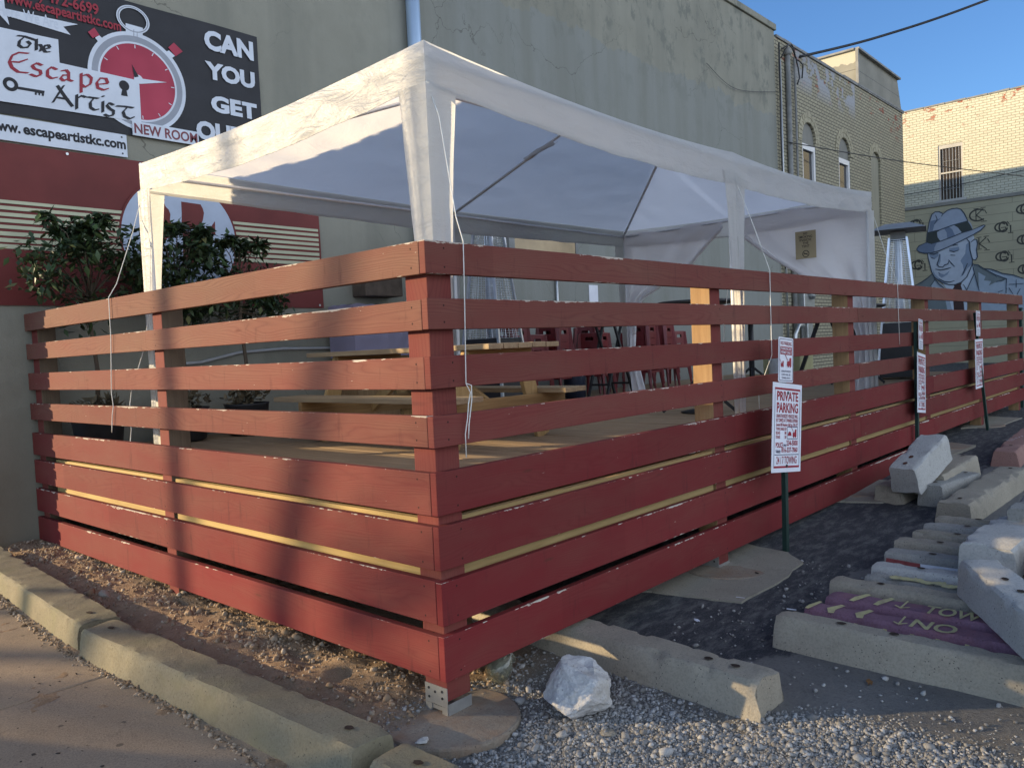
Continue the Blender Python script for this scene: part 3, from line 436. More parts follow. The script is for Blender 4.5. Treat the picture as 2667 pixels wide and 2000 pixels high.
def concrete(name, c1, c2, dark, stain=None, pits=True):
    k = NT(name); v = k.obj()
    c = k.mix(k.ramp(k.noise(v, 2.2, 6, .7), [(.3, 0.0), (.7, 1.0)]), c1, c2)
    c = k.mix(k.ramp(k.noise(v, 90, 3, .7), [(.45, 0.0), (.7, .5)]), c, dark)
    c = k.mix(k.ramp(k.noise(k.mapv(v, (1, 1, 1), (5, 3, 1)), 5, 6, .75), [(.56, 0.0), (.7, .6)]), c, dark)
    if stain: c = k.mix(k.ramp(k.noise(k.mapv(v, (1, 1, 1), (1, 7, 2)), 3.2, 5, .65), [(.5, 0.0), (.68, .75)]), c, stain)
    pit = k.math('LESS_THAN', k.vor(v, 55), .16)
    pit = k.math('MULTIPLY', pit, k.math('GREATER_THAN', k.noise(v, 9, 2), .52))
    c = k.mix(k.math('MULTIPLY', pit, .75), c, (.05, .045, .04))
    h = k.math('SUBTRACT', k.math('ADD', k.noise(v, 14, 6, .75), k.math('MULTIPLY', k.noise(v, 160, 2), .35)), k.math('MULTIPLY', pit, .5))
    k.bump(h, .55, .012); return k.fin(c, .9, 0, .2)
M_kerb = concrete('kerb_concrete', (.185, .163, .112), (.24, .212, .148), (.12, .102, .072), (.185, .17, .105))
M_block = concrete('grey_block_concrete', (.25, .245, .225), (.35, .34, .31), (.15, .145, .13))
M_block_tan = concrete('tan_block_concrete', (.29, .26, .205), (.37, .33, .26), (.18, .155, .12))
M_block_lt = concrete('pale_block_concrete', (.40, .39, .36), (.50, .49, .46), (.24, .235, .22))
M_block_pur = concrete('purple_painted_concrete', (.19, .105, .145), (.25, .14, .19), (.12, .065, .08), (.26, .11, .12))
M_block_red = concrete('faded_red_concrete', (.27, .15, .125), (.33, .20, .17), (.19, .10, .09))
M_foot = concrete('footing_concrete', (.24, .20, .155), (.31, .26, .20), (.15, .12, .09), (.26, .16, .10))
M_slab = concrete('slab_concrete', (.27, .245, .195), (.33, .305, .245), (.18, .16, .125))
M_rock = concrete('limestone', (.46, .45, .44), (.58, .57, .55), (.26, .25, .25), (.36, .32, .26))
M_yellow = pm('worn_yellow_paint', (.48, .44, .22), .8, .2, 12, .2, 60, dirt=(.34, .28, .18), dirt_scale=18)
def walk():
    k = NT('sidewalk_concrete'); v = k.obj()
    c = k.mix(k.ramp(k.noise(v, 1.1, 6, .7), [(.3, 0.0), (.7, 1.0)]), (.29, .215, .145), (.37, .285, .20))
    c = k.mix(k.ramp(k.noise(v, 130, 3, .7), [(.42, 0.0), (.7, .55)]), c, (.12, .09, .065))
    c = k.mix(k.ramp(k.noise(v, 7, 6, .75), [(.58, 0.0), (.7, .45)]), c, (.13, .10, .075))
    sp = k.math('MULTIPLY', k.math('LESS_THAN', k.vor(k.mapv(v, (1, 1, 1)), 11), .17), k.math('GREATER_THAN', k.noise(v, 5, 2), .56))
    c = k.mix(k.math('MULTIPLY', sp, .7), c, (.07, .055, .045))
    k.bump(k.math('ADD', k.noise(v, 120, 4, .7), k.noise(v, 12, 4)), .4, .006); return k.fin(c, .9, 0, .2)
M_walk = walk()
def ground():
    k = NT('ground_mix'); v = k.obj()
    z = k.n('ShaderNodeAttribute', attribute_name='zone'); rgb = k.n('ShaderNodeSeparateColor'); k.l(z.outputs['Color'], rgb.inputs[0])
    fine = k.noise(v, 70, 5, .75); mid = k.noise(v, 9, 6, .7)
    dirt = k.mix(k.ramp(mid, [(.3, 0.0), (.7, 1.0)]), (.21, .135, .08), (.34, .23, .14))
    dirt = k.mix(k.ramp(fine, [(.45, 0.0), (.7, .6)]), dirt, (.36, .28, .20))
    grav = k.mix(k.ramp(fine, [(.35, 0.0), (.65, 1.0)]), (.125, .115, .10), (.26, .245, .215))
    grav = k.mix(k.ramp(mid, [(.45, 0.0), (.7, .5)]), grav, (.13, .105, .08))
    asph = k.mix(k.ramp(k.noise(v, 150, 3, .7), [(.4, 0.0), (.7, 1.0)]), (.040, .041, .046), (.092, .094, .102))
    asph = k.mix(k.ramp(k.noise(k.mapv(v, (1.2, 3.0, 1)), 5, 7, .78), [(.47, 0.0), (.62, .8)]), asph, (.17, .168, .16))
    dust = k.mix(k.ramp(k.noise(v, 2.0, 6, .7), [(.3, 0.0), (.7, 1.0)]), (.15, .145, .135), (.22, .21, .192))
    dust = k.mix(k.ramp(k.noise(v, 45, 4, .75), [(.5, 0.0), (.72, .6)]), dust, (.085, .082, .08))
    asph = k.mix(k.ramp(k.noise(k.mapv(v, (1, 1.6, 1)), 26, 5, .75), [(.55, 0.0), (.72, .6)]), asph, (.12, .118, .118)); c = k.mix(rgb.outputs[0], dust, dirt); c = k.mix(rgb.outputs[1], c, grav)
    am = k.ramp(k.math('ADD', rgb.outputs[2], k.math('MULTIPLY', k.math('SUBTRACT', mid, .5), .9)), [(.42, 0.0), (.58, 1.0)])
    c = k.mix(am, c, asph)
    k.bump(k.math('ADD', fine, k.math('MULTIPLY', mid, 1.5)), .7, .015); return k.fin(c, .92, 0, .2)
M_ground = ground()
def stones(name, c1, c2, c3):
    k = NT(name); a = k.n('ShaderNodeAttribute', attribute_name='tone'); v = k.obj()
    c = k.ramp(a.outputs['Fac'], [(0.0, c1), (.55, c2), (1.0, c3)])
    c = k.mix(k.ramp(k.noise(v, 120, 3), [(.4, 0.0), (.7, .4)]), c, tuple(x*.6 for x in c2)); return k.fin(c, .85, 0, .25)
M_gravel = stones('crushed_gravel', (.15, .142, .13), (.285, .275, .26), (.50, .49, .47))
M_clod = stones('dirt_clods', (.15, .10, .06), (.28, .20, .13), (.46, .38, .29))
M_glass = None
def glass(name, col=(.9, .95, .9), rough=.05):
    k = NT(name); k.fin(col, rough); k.b.inputs['Transmission Weight'].default_value = .92; k.b.inputs['IOR'].default_value = 1.4; return k.m
M_jar = glass('dusty_glass', (.82, .84, .72), .12)
def pane(name, col, rough=.08):
    k = NT(name); v = k.obj(); return k.fin(k.mix(k.noise(v, 1.5, 3), col, tuple(x*.5 for x in col)), rough, 0, .6)
M_pane = pane('dark_window_glass', (.035, .037, .042))
def plain(name, col, rough=.6, var=.08, sc=4): return pm(name, col, rough, var, sc, .03, 20)
P_black = pm('banner_black', (.022, .022, .026), .55, .25, 3, .35, 5); P_white = plain('print_white', (.62, .66, .72)); P_red = plain('print_red', (.42, .025, .05)); P_dk = plain('print_dark', (.02, .02, .024))
P_grey = plain('print_grey', (.30, .32, .36)); P_banred = pm('banner_red', (.155, .030, .026), .6, .15, 2.5, .35, 4); P_cream = plain('print_cream', (.50, .50, .34)); P_pale = plain('print_pale_blue', (.44, .50, .60))
P_newred = plain('print_maroon', (.20, .055, .065)); P_sign = plain('sign_white', (.74, .75, .80), .4); P_signred = plain('sign_red', (.30, .012, .03), .5); P_navy = plain('sign_navy', (.035, .03, .09), .5)
P_dred = plain('print_red_dim', (.30, .03, .045))
# ================================================================== buildings
WY = 4.97; WF = Fr((0, WY, 0), (1, 0, 0), (0, 0, 1))          # stucco / brick wall plane, faces the lot
stb = thing('stucco_building', 'long grey-green stucco building with cracked painted wall behind the deck and tent', 'building', (-.36, WY, 0))
stb.location = (0, 0, 0)
m = MB()
m.grid(150, 82, lambda a, b: (-.36+15.36*a, WY, -.3+8.46*b))
m.add([(-.36, WY, -.3), (-.36, 21, -.3), (-.36, 21, 8.16), (-.36, WY, 8.16)], [(0, 3, 2, 1)])
m.add([(15, WY, -.3), (15, 21, -.3), (15, 21, 8.16), (15, WY, 8.16)], [(0, 1, 2, 3)])
m.add([(-.36, 21, -.3), (15, 21, -.3), (15, 21, 8.16), (-.36, 21, 8.16)], [(0, 1, 2, 3)])
m.add([(-.36, WY, 8.16), (15, WY, 8.16), (15, 21, 8.16), (-.36, 21, 8.16)], [(0, 1, 2, 3)])
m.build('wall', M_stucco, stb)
m = MB().box((-.40, WY-.045, 8.165), (15.04, WY+.3, 8.30)).box((14.7, WY+.305, 8.165), (15.04, 21, 8.30)); m.build('coping', M_stucco, stb, bevel=.015)
m = MB(); z = -.1; i = 0
while z < 8.0:
    e = .055 if i % 2 else .035
    m.box((-.36-e-R.uniform(0, .02), WY+.02, z), (-.358, WY+.24 if i % 2 else WY+.13, z+.066)); z += .081; i += 1
m.build('corner_bricks', M_brick_side, stb)
sp = thing('downspout', 'tall pale blue downspout running up the stucco wall behind the tent', 'downspout', (4.41, WY, 0))
sp.location = (0, 0, 0)
m = MB().lathe((4.41, WY-.10, 0), [(.085, .8), (.085, 8.1)], 20); m.build('pipe', M_spout, sp, True)
for z in (2.9, 5.82, 7.6): MB().lathe((4.41, WY-.10, z), [(.088, 0), (.094, .005), (.094, .035), (.088, .04)], 20).build('band', M_spout, sp, True)
# --- brick building
bb = thing('brick_building', 'cream painted brick building with three arched upper windows beyond the stucco wall', 'building')
def archpoly(x0, x1, zb, zs, zt, n=12):
    cx = (x0+x1)/2; hw = (x1-x0)/2; rise = zt-zs; rad = (hw*hw+rise*rise)/(2*rise); cz = zt-rad; a = math.asin(hw/rad)
    return [(x0, zb), (x1, zb)]+[(cx+rad*sin(a-2*a*i/n), cz+rad*cos(a-2*a*i/n)) for i in range(n+1)], (cx, cz, rad, a)
wins = [(16.38, 17.18, 4.1, 6.14, 6.50), (18.68, 19.48, 4.1, 6.16, 6.52), (21.12, 21.88, 4.1, 6.30, 6.52)]
low = [(20.55, 21.3, .3, 2.05, 2.42)]
holes = []; arcs = []
for wd in wins+low:
    pl, ar = archpoly(*wd); holes.append(pl); arcs.append(ar)
m = MB(); holed(m, WF, [(15.0, -.3), (24.05, -.3), (24.05, 8.04), (15.0, 8.04)], holes, 0, .2); m.build('wall', M_brick, bb)
m = MB().add([(24.05, WY, -.3), (24.05, 21, -.3), (24.05, 21, 8.04), (24.05, WY, 8.04)], [(0, 1, 2, 3)]).add([(15.0, WY, 8.04), (24.05, WY, 8.04), (24.05, 21, 8.04), (15.0, 21, 8.04)], [(0, 1, 2, 3)]).add([(24.05, 21, -.3), (15, 21, -.3), (15, 21, 8.04), (24.05, 21, 8.04)], [(0, 1, 2, 3)])
m.build('side_wall', M_brick_side, bb)
M_cop = pm('coping_grey', (.22, .22, .21), .8, .25, 4, .3, 20)
m = MB()
x = 15.06
while x < 23.95:
    L = R.uniform(.35, .7); m.box((x, WY-.035, 8.045), (min(x+L-.015, 24.1), WY+.28, 8.045+R.uniform(.05, .085))); x += L
m.build('coping', M_cop, bb, bevel=.008)
M_archb = pm('arch_brick_cream', (.37, .335, .235), .85, .25, 9, .3, 40)
M_panel = pm('grey_window_panel', (.22, .215, .19), .8, .1, 4, .1, 20); M_board = wood('boarded_window_wood', (.25, .24, .18), (.32, .30, .23), 2)
for k, (wd, ar) in enumerate(zip(wins+low, arcs)):
    cx, cz, rad, a = ar; m = MB()
    for ringi in range(2):
        nb = 15+2*ringi
        for i in range(nb):
            t0 = -a*1.12+2.24*a*i/nb; t1 = -a*1.12+2.24*a*(i+.86)/nb; ra = rad+.008+.115*ringi; rb = ra+.105; e = R.uniform(.012, .02)
            m.prism(WF, [(cx+ra*sin(t0), cz+ra*cos(t0)), (cx+ra*sin(t1), cz+ra*cos(t1)), (cx+rb*sin(t1), cz+rb*cos(t1)), (cx+rb*sin(t0), cz+rb*cos(t0))], .001, e)
    m.build('arch', M_archb, bb)
    x0, x1, zb, zs, zt = wd
    if k == 2:
        MB().poly(WF, archpoly(x0, x1, zb, zs, zt)[0], -.05).build('boarded_window', M_board, bb); continue
    if k == 3:
        MB().poly(WF, archpoly(x0, x1, zb, zs, zt)[0], -.18).build('blind_window', M_panel, bb); continue
    MB().poly(WF, archpoly(x0, x1, 5.99, zs, zt)[0], -.05).build('window_panel', M_panel, bb)
    wn = MB().prism(WF, [(x0, 5.86), (x1, 5.86), (x1, 5.985), (x0, 5.985)], -.08, -.015).prism(WF, [(x1-.10, zb), (x1, zb), (x1, 5.858), (x1-.10, 5.858)], -.08, -.015).prism(WF, [(x0, zb), (x0+.07, zb), (x0+.07, 5.858), (x0, 5.858)], -.08, -.015).prism(WF, [(x0+.072, 4.9), (x1-.102, 4.9), (x1-.102, 4.96), (x0+.072, 4.96)], -.075, -.03).build('window', M_white, bb)
    MB().poly(WF, [(x0+.05, zb), (x1-.05, zb), (x1-.05, 5.9), (x0+.05, 5.9)], -.07).build('pane', M_pane, wn)
MB().box((23.7, 8.0, 8.045), (24.05, 21, 8.42)).build('shadow_parapet', M_brick_side, bb)  # added parapet, hidden from view, lifts the shadow edge on the far wall
ph = MB()
ph.add([(20.22, WY+.03, 8.13), (24.07, WY+.03, 8.13), (23.72, WY+.03, 8.98), (20.22, WY+.03, 9.03)], [(0, 1, 2, 3)])
ph.add([(20.22, WY+.03, 8.05), (20.22, WY+2.6, 8.05), (20.22, WY+2.6, 9.03), (20.22, WY+.03, 9.03)], [(0, 3, 2, 1)])
ph.add([(20.22, WY+2.6, 8.05), (24.07, WY+2.6, 8.05), (23.72, WY+2.6, 8.98), (20.22, WY+2.6, 9.03)], [(3, 2, 1, 0)])
ph.add([(24.07, WY+.03, 8.05), (24.07, WY+2.6, 8.05), (23.72, WY+2.6, 8.98), (23.72, WY+.03, 8.98)], [(0, 1, 2, 3)])
ph.add([(20.22, WY+.03, 9.03), (23.72, WY+.03, 8.98), (23.72, WY+2.6, 8.98), (20.22, WY+2.6, 9.03)], [(0, 1, 2, 3)])
def pent():
    k = NT('penthouse_cement'); v = k.obj(); s = k.sep(v)
    c = k.mix(k.ramp(k.noise(v, 1.6, 5), [(.3, 0.0), (.7, 1.0)]), (.20, .195, .165), (.27, .26, .22))
    side = k.math('MULTIPLY', k.math('LESS_THAN', s[0], 20.23), k.math('GREATER_THAN', k.math('ADD', s[2], k.math('MULTIPLY', k.noise(v, 2.5, 3), .35)), 8.9))  # sunlit upper part of the left face painted in as paler cement
    ln = k.math('LESS_THAN', k.math('ABSOLUTE', k.math('SUBTRACT', s[2], 8.52)), .008)
    c = k.mix(side, c, (.46, .43, .34)); c = k.mix(ln, c, (.12, .12, .11)); k.bump(k.noise(v, 20, 4), .3, .02); return k.fin(c, .9)
ph.build('penthouse', pent(), bb)
m = MB().bar((20.18, WY-.01, 9.05), (23.75, WY-.01, 9.0), .12, .05).bar((20.2, WY+2.6, 9.05), (20.2, WY+.06, 9.05), .1, .05).bar((20.2, WY-.01, 8.06), (20.2, WY-.01, 9.02), .07, .07).bar((20.25, WY-.02, 8.1), (24.05, WY-.02, 8.1), .05, .04); m.build('penthouse_trim', M_cop, bb)
for nm, lab, x, r, z1, mt in (('conduit_pipe', 'slim grey conduit beside the stucco corner, leftmost on the cream brick wall', 15.12, .028, 7.55, M_galv), ('conduit_pipe', 'thickest grey conduit with a weather cap, middle of the three on the cream brick wall', 15.55, .055, 7.75, M_cop), ('conduit_pipe', 'slim dark conduit nearest the first arched window on the brick wall', 15.93, .026, 7.8, M_cop)):
    o = MB().tube([(x, WY-.06, .4), (x, WY-.06, z1)], r, 10)
    if r > .05: o.lathe((x, WY-.06, z1), [(.07, 0), (.09, .06), (.05, .16)], 12)
    tag(o.build(nm, mt, None, True), lab, 'conduit', 'conduits on the brick wall')
mm = MB()
for a in ((15.15, 7.6, 15.55, 7.98, 15.95, 7.8), (15.2, 7.8, 15.7, 8.02, 15.95, 7.75), (15.95, 7.8, 16.1, 7.35, 16.0, 7.2), (15.95, 7.75, 16.3, 7.7, 16.28, 7.4), (15.06, 7.9, 14.98, 6, 15.04, 3)):
    mm.tube([(a[0], WY-.08, a[1]), (a[0]*.45+a[2]*.55, WY-.1, a[1]*.45+a[3]*.55+.02), (a[2], WY-.1, a[3]), (a[4]*.5+a[2]*.5, WY-.1, a[3]*.5+a[5]*.5+.04), (a[4], WY-.08, a[5])], .016, 6)
tag(mm.build('service_cables', M_black, None, True), 'tangle of black service cables looping over the conduits at the brick wall top', 'cables')
def cable(pts, r, lab, name='overhead_cable', n=14):
    P = [Vector(q) for q in pts]; out = []
    for i in range(len(P)-1):
        a = P[max(i-1, 0)]; b = P[i]; c = P[i+1]; d = P[min(i+2, len(P)-1)]
        for j in range(n):
            t = j/n; out.append(.5*((2*b)+(c-a)*t+(2*a-5*b+4*c-d)*t*t+(3*b-a-3*c+d)*t**3))
    out.append(P[-1])
    return tag(MB().tube(out, r, 6).build(name, M_black, None, True), lab, 'cable')
cable([(16.12, WY-.1, 7.84), (18.2, 3.77, 8.50), (20.5, 2.0, 9.44), (25.0, -1.4, 11.6)], .03, 'thick twisted black cable rising from the brick wall across the blue sky')
cable([(15.35, WY-.1, 5.80), (21.1, 4.05, 6.02), (28.7, 2.45, 6.3)], .012, 'thin black wire crossing the arched windows towards the far white brick wall')
cable([(28.7, 6.3, 6.35), (28.68, 4.4, 6.42), (28.7, .5, 6.75)], .012, 'thin wire strung along the far white brick wall under its window')
cable([(11.86, WY-.03, 6.74), (13.0, WY-.04, 6.5), (15.0, WY-.04, 6.84)], .005, 'faint slack wire hanging from a hook on the stucco wall')
# --- far white brick building with the painted mural
FX = 28.8; FF = Fr((FX, 0, 0), (0, -1, 0), (0, 0, 1))
fb = thing('mural_building', 'white painted brick building at the lot end with a barred window over a mural', 'building')
m = MB(); holed(m, FF, [(-9, 5.78), (14, 5.78), (14, 9.24), (-9, 9.24)], [[(-5.2, 5.98), (-4.43, 5.98), (-4.43, 7.87), (-5.2, 7.87)]], 0, .15); m.build('wall', M_brick_far, fb)
MB().add([(FX, 9, -.3), (FX+12, 9, -.3), (FX+12, 9, 9.24), (FX, 9, 9.24)], [(3, 2, 1, 0)]).add([(FX, -14, -.3), (FX+12, -14, -.3), (FX+12, -14, 9.24), (FX, -14, 9.24)], [(0, 1, 2, 3)]).add([(FX, -14, 9.24), (FX+12, -14, 9.24), (FX+12, 9, 9.24), (FX, 9, 9.24)], [(0, 1, 2, 3)]).build('side_wall', M_brick_side, fb)
m = MB(); y = -8.9
while y < 13.9:
    L = R.uniform(.5, .8); m.prism(FF, [(y, 9.245), (y+L-.02, 9.245), (y+L-.02, 9.245+R.uniform(.04, .07)), (y, 9.29)], -.25, .03); y += L
m.build('coping', M_cop, fb)
def muralwall():
    k = NT('mural_wall_olive'); v = k.obj(); s = k.sep(v)
    q = k.n('ShaderNodeTexBrick'); k.l(k.comb(s[1], s[2]), q.inputs['Vector']); q.inputs['Scale'].default_value = 1; q.inputs['Brick Width'].default_value = 6; q.inputs['Row Height'].default_value = .31; q.inputs['Mortar Size'].default_value = .007
    c = k.mix(k.ramp(k.noise(v, .8, 5), [(.3, 0.0), (.7, 1.0)]), (.33, .31, .22), (.39, .37, .26))
    c = k.mix(k.math('MULTIPLY', q.outputs[1], .6), c, (.10, .095, .07)); k.bump(k.math('SUBTRACT', 1.0, q.outputs[1]), .5, .01); return k.fin(c, .9, 0, .2)
MB().prism(FF, [(-9, -.3), (14, -.3), (14, 5.775), (-9, 5.775)], -.1, .05).build('mural_wall', muralwall(), fb)
MB().prism(FF, [(-9, 5.78), (14, 5.78), (14, 5.9), (-9, 5.9)], .001, .09).build('ledge', M_panel, fb, bevel=.01)
wn = MB().prism(FF, [(-5.2, 7.74), (-4.43, 7.74), (-4.43, 7.865), (-5.2, 7.865)], -.09, -.02).prism(FF, [(-5.198, 5.985), (-5.14, 5.985), (-5.14, 7.738), (-5.198, 7.738)], -.09, -.02).prism(FF, [(-4.49, 5.985), (-4.432, 5.985), (-4.432, 7.738), (-4.49, 7.738)], -.09, -.02).prism(FF, [(-5.138, 6.88), (-4.492, 6.88), (-4.492, 6.93), (-5.138, 6.93)], -.08, -.03).prism(FF, [(-5.3, 5.905), (-4.33, 5.905), (-4.33, 5.98), (-5.3, 5.98)], .0, .07).build('window', M_block_lt, fb)
MB().poly(FF, [(-5.17, 5.95), (-4.46, 5.95), (-4.46, 7.8), (-5.17, 7.8)], -.085).build('pane', pane('brown_window_glass', (.085, .07, .06)), wn)
m = MB()
for i in range(6):
    u = -5.06+.50*i/5; m.tube([FF(u, 5.99, -.045), FF(u, 7.73, -.045)], .007, 6)
for z in (6.35, 7.3): m.tube([FF(-5.06, z, -.045), FF(-4.54, z, -.045)], .007, 6)
m.build('window_bars', M_galv, wn)
# mural paint, all flat on the wall
P_mblue = plain('mural_blue', (.29, .34, .42)); P_mdark = plain('mural_dark_band', (.04, .05, .05)); P_mmid = plain('mural_mid_blue', (.135, .18, .26)); P_mlight = plain('mural_pale_face', (.40, .46, .54)); P_msh = plain('mural_face_shade', (.20, .26, .35)); P_mline = plain('mural_line', (.045, .06, .085)); P_mwh = plain('mural_white', (.46, .54, .64)); P_mtie = plain('mural_tie', (.055, .032, .03)); P_msuit = plain('mural_suit', (.31, .38, .46)); P_mgrey = plain('mural_lapel', (.15, .185, .20))
d0 = .052
for nm, keys, mt, d in (('painted_suit', ['suit'], P_msuit, .000), ('painted_suit_shade', ['suit_dk'], P_mgrey, .002), ('painted_lapel', ['lapel'], P_mgrey, .003), ('painted_shirt', ['shirt', 'collar'], P_mwh, .005), ('painted_tie', ['tie'], P_mtie, .008), ('painted_face', ['face'], P_mlight, .010), ('painted_hat', ['hat'], P_mblue, .012), ('painted_hat_shade', ['hat_sh'], P_mmid, .014), ('painted_hat_band', ['band'], P_mdark, .016), ('painted_band_shine', ['band2'], P_mblue, .018), ('painted_band_stripe', ['band3'], P_mmid, .020), ('painted_brim', ['brim'], P_mblue, .018), ('painted_brim_shade', ['brim2'], P_mmid, .020)):
    m = MB()
    for j, kk in enumerate(keys): m.poly(FF, D[kk], d0+d+.001*j)
    m.build(nm, mt, fb)
m = MB()
for j, s_ in enumerate(D['face_sh']): m.poly(FF, s_, d0+.0108+.0002*j)
m.build('painted_face_shade', P_msh, fb)
m = MB()
for j, s_ in enumerate(D['lines']): m.stroke(FF, s_, .034, d0+.022+.0004*j)
m.build('painted_outline', P_mline, fb)
M_mono = plain('mural_monogram', (.05, .05, .043)); r = D['mono_r']*1.05
for c in D['mono_og']:
    m = MB(); x, z = c
    m.stroke(FF, ell(x+.02, z, r*1.0, r*1.35, 26), .05, d0+.002); m.stroke(FF, ell(x-.06, z, r*1.35, r*1.15, 20, .6, 5.6), .05, d0+.003)
    m.stroke(FF, [(x-.05, z-.02), (x+.09, z-.02), (x+.09, z-.16)], .04, d0+.004); m.stroke(FF, [(x+.17, z+.02), (x+.23, z+.03), (x+.23, z-.22)], .045, d0+.005); m.stroke(FF, [(x+.15, z-.22), (x+.31, z-.22)], .04, d0+.006); m.stroke(FF, [(x+.13, z+.17), (x+.2, z+.06)], .04, d0+.007)
    m.build('painted_monogram', M_mono, fb)
for i, c in enumerate(D['mono_kc']):
    m = MB(); x, z = c; x += .02
    m.stroke(FF, ell(x, z, r*2.1, r*1.6, 24, .75, 5.5), .05, d0+.002) if i == 0 else None
    m.stroke(FF, [(x-.06, z+.2), (x-.06, z-.16)], .05, d0+.003); m.stroke(FF, [(x+.16, z+.2), (x-.05, z+.0), (x+.17, z-.2)], .05, d0+.004)
    m.stroke(FF, [(x-.13, z+.22), (x+.02, z+.22)], .035, d0+.005); m.stroke(FF, [(x+.08, z+.23), (x+.24, z+.23)], .035, d0+.006); m.stroke(FF, [(x+.09, z-.23), (x+.26, z-.23)], .035, d0+.007); m.stroke(FF, [(x-.13, z-.18), (x+.02, z-.18)], .035, d0+.008); m.stroke(FF, [(x+.2, z+.15), (x+.26, z+.02)], .04, d0+.009)
    m.build('painted_monogram', M_mono, fb)
# ================================================================== banners on the stucco wall
bn = thing('advertising_banner', 'large black vinyl banner with stopwatch picture high on the stucco wall', 'banner')
m = MB(); m.grid(60, 26, lambda a, b: (-.33+2.65*a, WY-.012-.006*fbm(a*5, b*3, 1)-.004, 3.61+1.21*b+.006*sin(a*9)))
m.build('vinyl_sheet', P_black, bn, True)
d0 = .024
MB().poly(WF, D['logo'], d0+.004).build('white_panel', P_white, bn)
MB().poly(WF, D['arrow'], d0).build('white_arrow', P_white, bn)
text('Here We Are', WF, (D['t_here'][0][0]-.02, D['t_here'][0][1]), D['t_here'][1], pm('print_faint', (.585, .63, .70), .6, .03), bn, d=d0+.002)
# stopwatch
wc = ((D['watch'][0][0]+D['watch'][1][0])/2, (D['watch'][0][1]+D['watch'][1][1])/2); ro = (D['watch'][1][0]-D['watch'][0][0])/2; wx, wzc = wc; wzc = 4.10
m = MB(); ring(m, WF, wx, wzc, ro*.925, ro, d0+.0010, 64); ring(m, WF, wx, wzc, ro*.765, ro*.805, d0+.0012, 64)
m.poly(WF, D['stem'], d0+.0015); rg = D['ring']; rx = (rg[0][0]+rg[1][0])/2; rz = (rg[2][1]+rg[3][1])/2; rr = (rg[1][0]-rg[0][0])/2
ring(m, WF, rx, rz, rr*.8, rr, d0+.0018, 40, ry=.82); m.poly(WF, D['btnLs'], d0+.0013); m.poly(WF, D['btnRs'], d0+.0014); m.build('watch_case', P_white, bn)
m = MB(); ring(m, WF, wx, wzc, ro*.805, ro*.925, d0+.0008, 64); ring(m, WF, rx, rz, rr*.86, rr*.93, d0+.0022, 40, ry=.82)
m.stroke(WF, [(D['stem'][0][0]+.07, D['stem'][0][1]-.04), (D['stem'][3][0]+.07, D['stem'][3][1])], .012, d0+.0024); m.stroke(WF, [(D['stem'][0][0]+.10, D['stem'][0][1]-.05), (D['stem'][3][0]+.10, D['stem'][3][1])], .008, d0+.0025); m.build('watch_shade', P_grey, bn)
def face_red():
    k = NT('watch_red'); v = k.obj(); c = k.mix(k.ramp(k.noise(v, 1.6, 2), [(.35, 0.0), (.7, 1.0)]), (.30, .018, .045), (.48, .05, .09)); return k.fin(c, .5)
m = MB().poly(WF, ell(wx, wzc, ro*.768, ro*.768, 60), d0+.0006); m.poly(WF, D['btnL'], d0+.0030); m.poly(WF, D['btnR'], d0+.0030); m.build('watch_face', face_red(), bn)
for i in range(12):
    if i in (6, 7, 8): continue
    t = i*pi/6+.05; MB().stroke(WF, [(wx+ro*.68*cos(t), wzc+ro*.68*sin(t)), (wx+ro*.75*cos(t), wzc+ro*.75*sin(t))], .012, d0+.002).build('watch_mark', P_white, bn)
MB().poly(WF, D['hand'], d0+.0048).poly(WF, ell(D['watch'][5][0]-.005, D['watch'][5][1]+.005, .04, .04, 20), d0+.005).build('watch_hand', P_white, bn)
MB().poly(WF, D['needle'], d0+.0055).build('watch_needle', P_dk, bn)
MB().poly(WF, ell(D['keyhole'][0][0], D['keyhole'][0][1], .045, .045, 24), d0+.0062).poly(WF, D['keyh2'], d0+.0064).build('keyhole', P_dk, bn)
m = MB(); ring(m, WF, D['key'][0][0], D['key'][0][1], .028, .056, d0+.0062, 30); m.poly(WF, D['keysh'], d0+.0064); m.build('key_emblem', P_dk, bn)
for nm, kk, lo_, hi_, mt in (('red_lettering', 'strokes_red', 0, 99, P_dred), ('black_lettering', 'strokes_black', 0, 5, P_dk), ('black_lettering', 'strokes_black', 5, 99, P_dk)):
    m = MB()
    for j, s_ in enumerate(D[kk][lo_:hi_]):
        m.stroke(WF, s_, .02, d0+.0066+.0003*j, nib=(.0135, .0085)); m.stroke(WF, s_, .013, d0+.0067+.0003*j)
    m.build(nm, mt, bn)
for t_, b_ in (('CAN', .05), ('YOU', .05), ('GET', .05), ('OUT', .05)): text(t_, WF, D['t_'+t_][0], D['t_'+t_][1], P_white, bn, d=d0+.002, bold=b_)
text('www.escapeartistkc.com', WF, D['t_red'][0], (D['t_red'][1][0], D['t_red'][0][1]+.085), P_dred, bn, d=d0+.002, bold=.025)
text(') 472-6699', WF, (D['t_num'][0][0]-.13, D['t_num'][0][1]), (D['t_num'][1][0], D['t_num'][0][1]+.09), P_dred, bn, d=d0+.002, bold=.025)
us = thing('web_address_sign', 'white strip sign with black web address between the black and red banners', 'sign')
MB().box((-.33, WY-.03, 3.395), (.93, WY-.006, 3.597)).build('panel', P_white, us, bevel=.003)
text('escapeartistkc.com', WF, D['t_url'][0], (D['t_url'][1][0], D['t_url'][0][1]+.085), P_dk, us, d=.032, bold=.035); text('www.', WF, (D['t_url'][0][0]-.26, D['t_url'][0][1]), (D['t_url'][0][0]-.02, D['t_url'][0][1]+.085), P_dk, us, d=.032, bold=.035)
for z in (3.425, 3.57): MB().poly(WF, ell(.885, z, .008, .008, 10), .0325).build('screw', P_dk, us)
